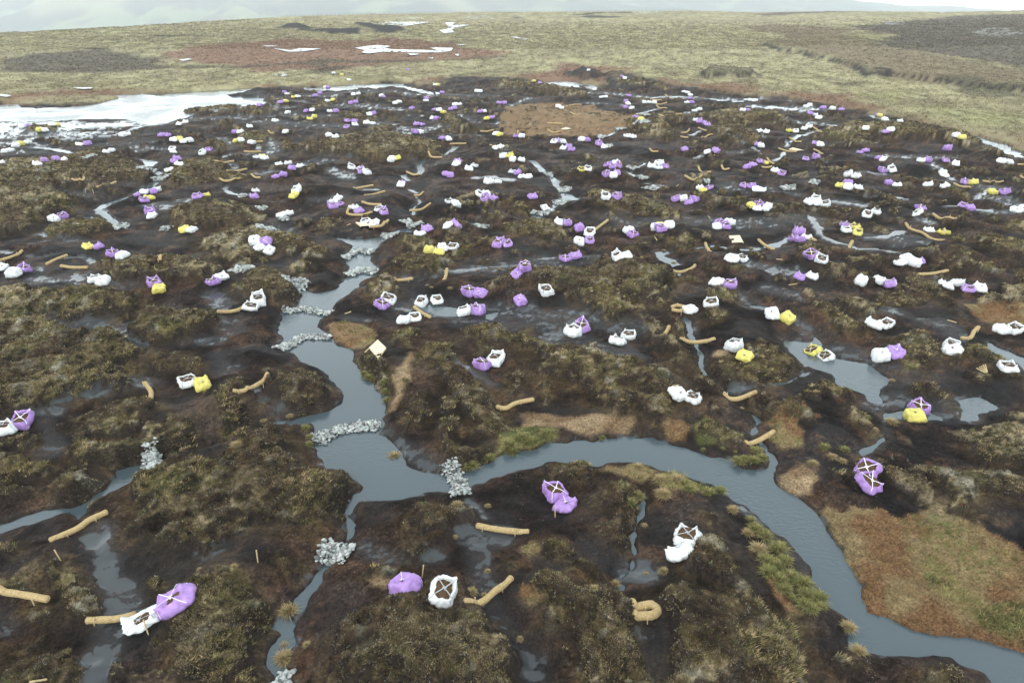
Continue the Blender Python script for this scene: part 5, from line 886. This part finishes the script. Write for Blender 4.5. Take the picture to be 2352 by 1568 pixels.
# ------------------------------------------------------------------ boards, stakes, sticks
m_ply = flat_mat('plywood', (.66, .58, .42), .7, .25, .15, 3, .1, 20)
for bi, s in enumerate(BOARDS):
    q = pts(s); W_ = [hit(px, py, .12) for px, py in q]; cx, cy = sum(a for a, b in W_)/4, sum(b for a, b in W_)/4; cz = max(gh(a, b) for a, b in W_)+.03
    bm = bmesh.new(); lo = [bm.verts.new((a-cx, b-cy, 0)) for a, b in W_]; hi = [bm.verts.new((a-cx, b-cy, .03)) for a, b in W_]
    bm.faces.new(hi); bm.faces.new(lo[::-1])
    for k in range(4): bm.faces.new((lo[k], lo[(k+1) % 4], hi[(k+1) % 4], hi[k]))
    bmesh.ops.recalc_face_normals(bm, faces=bm.faces[:])
    e = empty('plywood_board', (cx, cy, cz)); bm_obj('panel', bm, m_ply, e)
    for k in ((0, 3), (1, 2)):                                       # two battens under it
        a, b = Vector((*W_[k[0]], 0)), Vector((*W_[k[1]], 0)); a = a.lerp(b, .02); b = b+(b-a)*(.45 if bi == 0 and k[0] == 0 else .04)
        d = b-a; bm = bmesh.new(); bmesh.ops.create_cube(bm, size=1)
        M = Matrix.Translation(((a+b)/2-Vector((cx, cy, .025)))) @ Matrix.Rotation(math.atan2(d.y, d.x), 4, 'Z') @ Matrix.Diagonal((d.length, .05, .045, 1)); bmesh.ops.transform(bm, matrix=M, verts=bm.verts); bm_obj('batten', bm, m_wood, e)
    mx_, my_ = sum(a for a, b in q)/4, sum(b for a, b in q)/4
    lab = ['pale plywood board with a bare batten lying on the river bank', 'square pale plywood board lying flat on wet peat', 'pale plywood board under two white bulk bags', 'thin pale plywood board lying beside a bent coir log', 'pale plywood board on the brown grass patch in the distance'][bi]
    tag(e, unique_label(lab, mx_, my_), 'board', 'plywood boards')
for s in STAKES_UP:
    px, py = pts(s)[0]; x, y = hit(px, py, 0); o = bm_obj('wooden_stake', stake_mesh(.55, .022), m_wood); o.location = (x, y, gh(x, y)-.05); o.rotation_euler = (random.uniform(-.25, .25), random.uniform(-.2, .2), 0)
    tag(o, unique_label('thin wooden stake standing upright in the peat', px, py, True), 'stake', 'upright wooden stakes')
def stick(a, b, lab, px, py):
    P0, P1 = Vector((*hit(*a, .03), 0)), Vector((*hit(*b, .03), 0)); P0.z = gh(P0.x, P0.y)+.04; P1.z = gh(P1.x, P1.y)+.04; d = P1-P0; L = max(min(d.length, 1.6), .4)
    bm = bmesh.new(); bmesh.ops.create_cube(bm, size=1); bmesh.ops.transform(bm, matrix=Matrix.Diagonal((L, .045, .04, 1)), verts=bm.verts); bmesh.ops.bevel(bm, geom=bm.edges[:], offset=.005, segments=1)
    o = bm_obj('loose_stake', bm, m_wood); o.location = (P0+P1)/2; o.rotation_euler = d.to_track_quat('X', 'Z').to_euler(); tag(o, unique_label(lab, px, py, True), 'stake', 'loose wooden stakes lying on the peat')
for s in STICKS:
    q = pts(s); stick(q[0], q[1], 'pale wooden stake lying loose on the peat', (q[0][0]+q[1][0])/2, (q[0][1]+q[1][1])/2)
for k, s in enumerate(["H 1982,380 2035,410", "H 2000,370 2042,415", "H 2015,362 2050,415", "H 2030,352 2058,414", "H 2046,350 2064,412"]):
    q = pts(s); stick(q[0], q[1], ['leftmost, flattest', 'second from left', 'middle', 'second from right', 'rightmost, steepest'][k]+' stake of the loose fan', (q[0][0]+q[1][0])/2, (q[0][1]+q[1][1])/2)

# ------------------------------------------------------------------ tussocks
def tussock_mesh(col, seed):
    rg = np.random.default_rng(seed); n = 460; V = []; F = []; CC = []
    base_c = {'g': np.array([.13, .145, .042]), 't': np.array([.30, .23, .12])}[col]
    for i in range(n):
        az = rg.uniform(0, 6.283); el = abs(rg.normal(0, .62)); L = .50*rg.uniform(.6, 1.1); r0 = .2*math.sqrt(rg.uniform()); w = .008*rg.uniform(.7, 1.5)
        p = np.array([math.cos(az)*r0, math.sin(az)*r0, 0.0]); d = np.array([math.cos(az)*math.sin(el), math.sin(az)*math.sin(el), math.cos(el)]); s = np.array([-math.sin(az), math.cos(az), 0])*w
        m1 = p+d*L*.55; tip = m1+(d*np.array([1.1, 1.1, .25])-np.array([0, 0, .25]))*L*.45; tip[2] = max(tip[2], .0)
        b = len(V); V += [p-s, p+s, m1-s*.8, m1+s*.8, tip]; F += [(b, b+1, b+3), (b, b+3, b+2), (b+2, b+3, b+4)]
        c = base_c*rg.uniform(.6, 1.5)
        if rg.uniform() < .35: c = np.array([.32, .255, .12])*rg.uniform(.7, 1.2)
        CC += [c]*5
    me_o = mesh_from('grass_tussock', np.array(V), np.array(F), [m_plant], [('col', 'FLOAT_COLOR', np.array(CC))]); me = me_o.data; bpy.data.objects.remove(me_o); return me
TM = {(c, k): tussock_mesh(c, 5+k+ord(c)) for c in 'gt' for k in range(3)}
for line in TUSSOCKS.strip().splitlines():
    w = line.split(); t = TILES[w[0]]
    for e_ in w[1:]:
        c = e_[0]; a, b_2, dm = e_[1:].split(','); px, py = t[0]+float(a)/t[2], t[1]+float(b_2)/t[2]; dm = float(dm)*.78; x, y = hit(px, py+4, .08)
        o = bpy.data.objects.new('grass_tussock', TM[c, random.randrange(3)]); COL.objects.link(o); o.location = (x, y, max(gh(x, y), -.05)-.02); o.rotation_euler = (0, 0, random.uniform(0, 6.28)); o.scale = (dm, dm, dm*.95)
        sz = 'small' if dm < .4 else 'broad' if dm > .72 else 'round'; near_w = float(grid_interp(wd, np.array([x]), np.array([y]))[0]) < .6
        tag(o, unique_label(f"{sz} {'green' if c=='g' else 'straw-coloured'} grass tussock {'at the water edge' if near_w else 'on the peat'}", px, py, True), 'tussock', 'grass tussocks')

# ------------------------------------------------------------------ fence along the moor's edge
def fence():
    pxs = np.arange(700, 1760, 11.0); P = []
    for px in pxs:
        s = (px-1280)/FPX; zr, rd = ridge(np.array([s])); y = float(rd[0])-6; x = s*(CP*y+SP*H_CAM); P.append(Vector((x, y, gh(x, y))))
    e = empty('wire_fence', P[0]); tag(e, 'thin post and wire fence along the far edge of the moor', 'fence')
    bm = stake_mesh(1.6, .07); me = bpy.data.meshes.new('fence_post'); bm.to_mesh(me); bm.free(); me.materials.append(flat_mat('weathered_post', (.16, .15, .14), .9, .1))
    for p in P:
        o = bpy.data.objects.new('fence_post', me); COL.objects.link(o); o.parent = e; o.location = p-P[0]-Vector((0, 0, .2))
    for z in (.6, 1.1):
        V, F = tube([p-P[0]+Vector((0, 0, z)) for p in P], .02, 4, 0, 0); o = bpy.data.objects.new('fence_wire', simple_mesh('fence_wire', V, F, [flat_mat('wire', (.2, .2, .2), .5, .4)])); COL.objects.link(o); o.parent = e
fence()

# ------------------------------------------------------------------ the one person
def person():
    px, py = pts(PERSON)[0]; x, y = hit(px, py, 0); z = gh(x, y); e = empty('person', (x, y, z), R(20))
    J = dict(pel=(0, 0, .96), wai=(0, 0, 1.10), che=(0, .01, 1.32), nek=(0, .0, 1.50), hd0=(0, -.02, 1.60), hd1=(0, -.02, 1.70), hip_l=(.09, 0, .92), kne_l=(.12, -.04, .50), ank_l=(.13, .02, .10), toe_l=(.14, -.16, .04),
        hip_r=(-.09, 0, .92), kne_r=(-.13, .02, .50), ank_r=(-.17, .08, .10), toe_r=(-.18, -.10, .04), sh_l=(.19, 0, 1.42), el_l=(.26, -.02, 1.14), wr_l=(.24, -.14, .92), ha_l=(.235, -.18, .84),
        sh_r=(-.19, 0, 1.42), el_r=(-.27, .02, 1.14), wr_r=(-.25, -.08, .90), ha_r=(-.245, -.11, .82))
    RD = dict(pel=.15, wai=.145, che=.165, nek=.06, hd0=.085, hd1=.10, hip_l=.10, kne_l=.07, ank_l=.05, toe_l=.04, hip_r=.10, kne_r=.07, ank_r=.05, toe_r=.04, sh_l=.075, el_l=.055, wr_l=.035, ha_l=.03, sh_r=.075, el_r=.055, wr_r=.035, ha_r=.03)
    E = [('pel', 'wai'), ('wai', 'che'), ('che', 'nek'), ('nek', 'hd0'), ('hd0', 'hd1'), ('pel', 'hip_l'), ('hip_l', 'kne_l'), ('kne_l', 'ank_l'), ('ank_l', 'toe_l'), ('pel', 'hip_r'), ('hip_r', 'kne_r'), ('kne_r', 'ank_r'), ('ank_r', 'toe_r'), ('che', 'sh_l'), ('sh_l', 'el_l'), ('el_l', 'wr_l'), ('wr_l', 'ha_l'), ('che', 'sh_r'), ('sh_r', 'el_r'), ('el_r', 'wr_r'), ('wr_r', 'ha_r')]
    # five fingers a hand
    for sd in 'lr':
        hx, hy, hz = J['ha_'+sd]
        for f in range(5):
            a = 'f%d%s' % (f, sd); b = a+'b'; ln = [.05, .075, .085, .08, .06][f]; ox = (f-2)*.013
            J[a] = (hx+ox, hy-.01, hz-.04 if f else hz-.005); J[b] = (hx+ox*1.2, hy-.03-(.02 if f == 0 else 0), J[a][2]-ln*(.6 if f == 0 else 1)); RD[a] = .010; RD[b] = .008; E += [('ha_'+sd, a), (a, b)]
    names = list(J); me = bpy.data.meshes.new('body'); me.from_pydata([J[k] for k in names], [(names.index(a), names.index(b)) for a, b in E], [])
    m, n, b = new_mat('skin_and_work_clothes'); tc = nd(n, 'ShaderNodeTexCoord'); sp = nd(n, 'ShaderNodeSeparateXYZ'); cr = nd(n, 'ShaderNodeValToRGB'); mr = nd(n, 'ShaderNodeMapRange'); mr.inputs['From Max'].default_value = 1.8
    n.links.new(tc.outputs['Object'], sp.inputs[0]); n.links.new(sp.outputs['Z'], mr.inputs['Value']); n.links.new(mr.outputs[0], cr.inputs['Fac']); n.links.new(cr.outputs['Color'], b.inputs['Base Color']); cr.color_ramp.interpolation = 'CONSTANT'
    el = cr.color_ramp.elements; el[0].color = (.02, .018, .015, 1); el[1].position = .12; el[1].color = (.02, .025, .03, 1)
    for p_, c_ in ((.53, (.03, .038, .04, 1)), (.845, (.42, .27, .20, 1))): q = el.new(p_); q.color = c_
    me.materials.append(m); o = bpy.data.objects.new('body', me); COL.objects.link(o); o.parent = e
    sk = o.modifiers.new('skin', 'SKIN'); sk.use_smooth_shade = True
    for i, k in enumerate(names): me.skin_vertices[0].data[i].radius = (RD[k], RD[k]*(.7 if k in ('pel', 'wai', 'che') else 1)); me.skin_vertices[0].data[i].use_root = (k == 'pel')
    o.modifiers.new('sub', 'SUBSURF').render_levels = 1
    bm = bmesh.new(); bmesh.ops.create_icosphere(bm, subdivisions=3, radius=.112)
    bmesh.ops.delete(bm, geom=[v for v in bm.verts if v.co.z < -.01 and v.co.y < .05], context='VERTS')
    bmesh.ops.translate(bm, vec=(0, -.015, 1.70), verts=bm.verts); bm_obj('hair', bm, flat_mat('dark_hair', (.03, .022, .016), .8), e, True)
    tag(e, 'person in dark work clothes standing beside a white and a purple bulk bag', 'person')
try: person()
except Exception as ex: print('person failed', ex)
# ------------------------------------------------------------------ damp air
def haze():
    bm = bmesh.new(); bmesh.ops.create_cube(bm, size=1)
    for v in bm.verts: v.co = Vector((v.co.x*16000, 2900+v.co.y*6600, 20+v.co.z*460))
    me = bpy.data.meshes.new('haze'); bm.to_mesh(me); bm.free(); m = bpy.data.materials.new('damp_air'); m.use_nodes = True; n = m.node_tree; n.nodes.clear()
    o_ = n.nodes.new('ShaderNodeOutputMaterial'); v = n.nodes.new('ShaderNodeVolumePrincipled'); v.inputs['Density'].default_value = HAZE; v.inputs['Color'].default_value = (.93, .97, .97, 1); v.inputs['Anisotropy'].default_value = 0.0
    n.links.new(v.outputs[0], o_.inputs['Volume']); me.materials.append(m)
    o = bpy.data.objects.new('haze', me); COL.objects.link(o); tag(o, kind='stuff')
HAZE = 0.00018
haze()
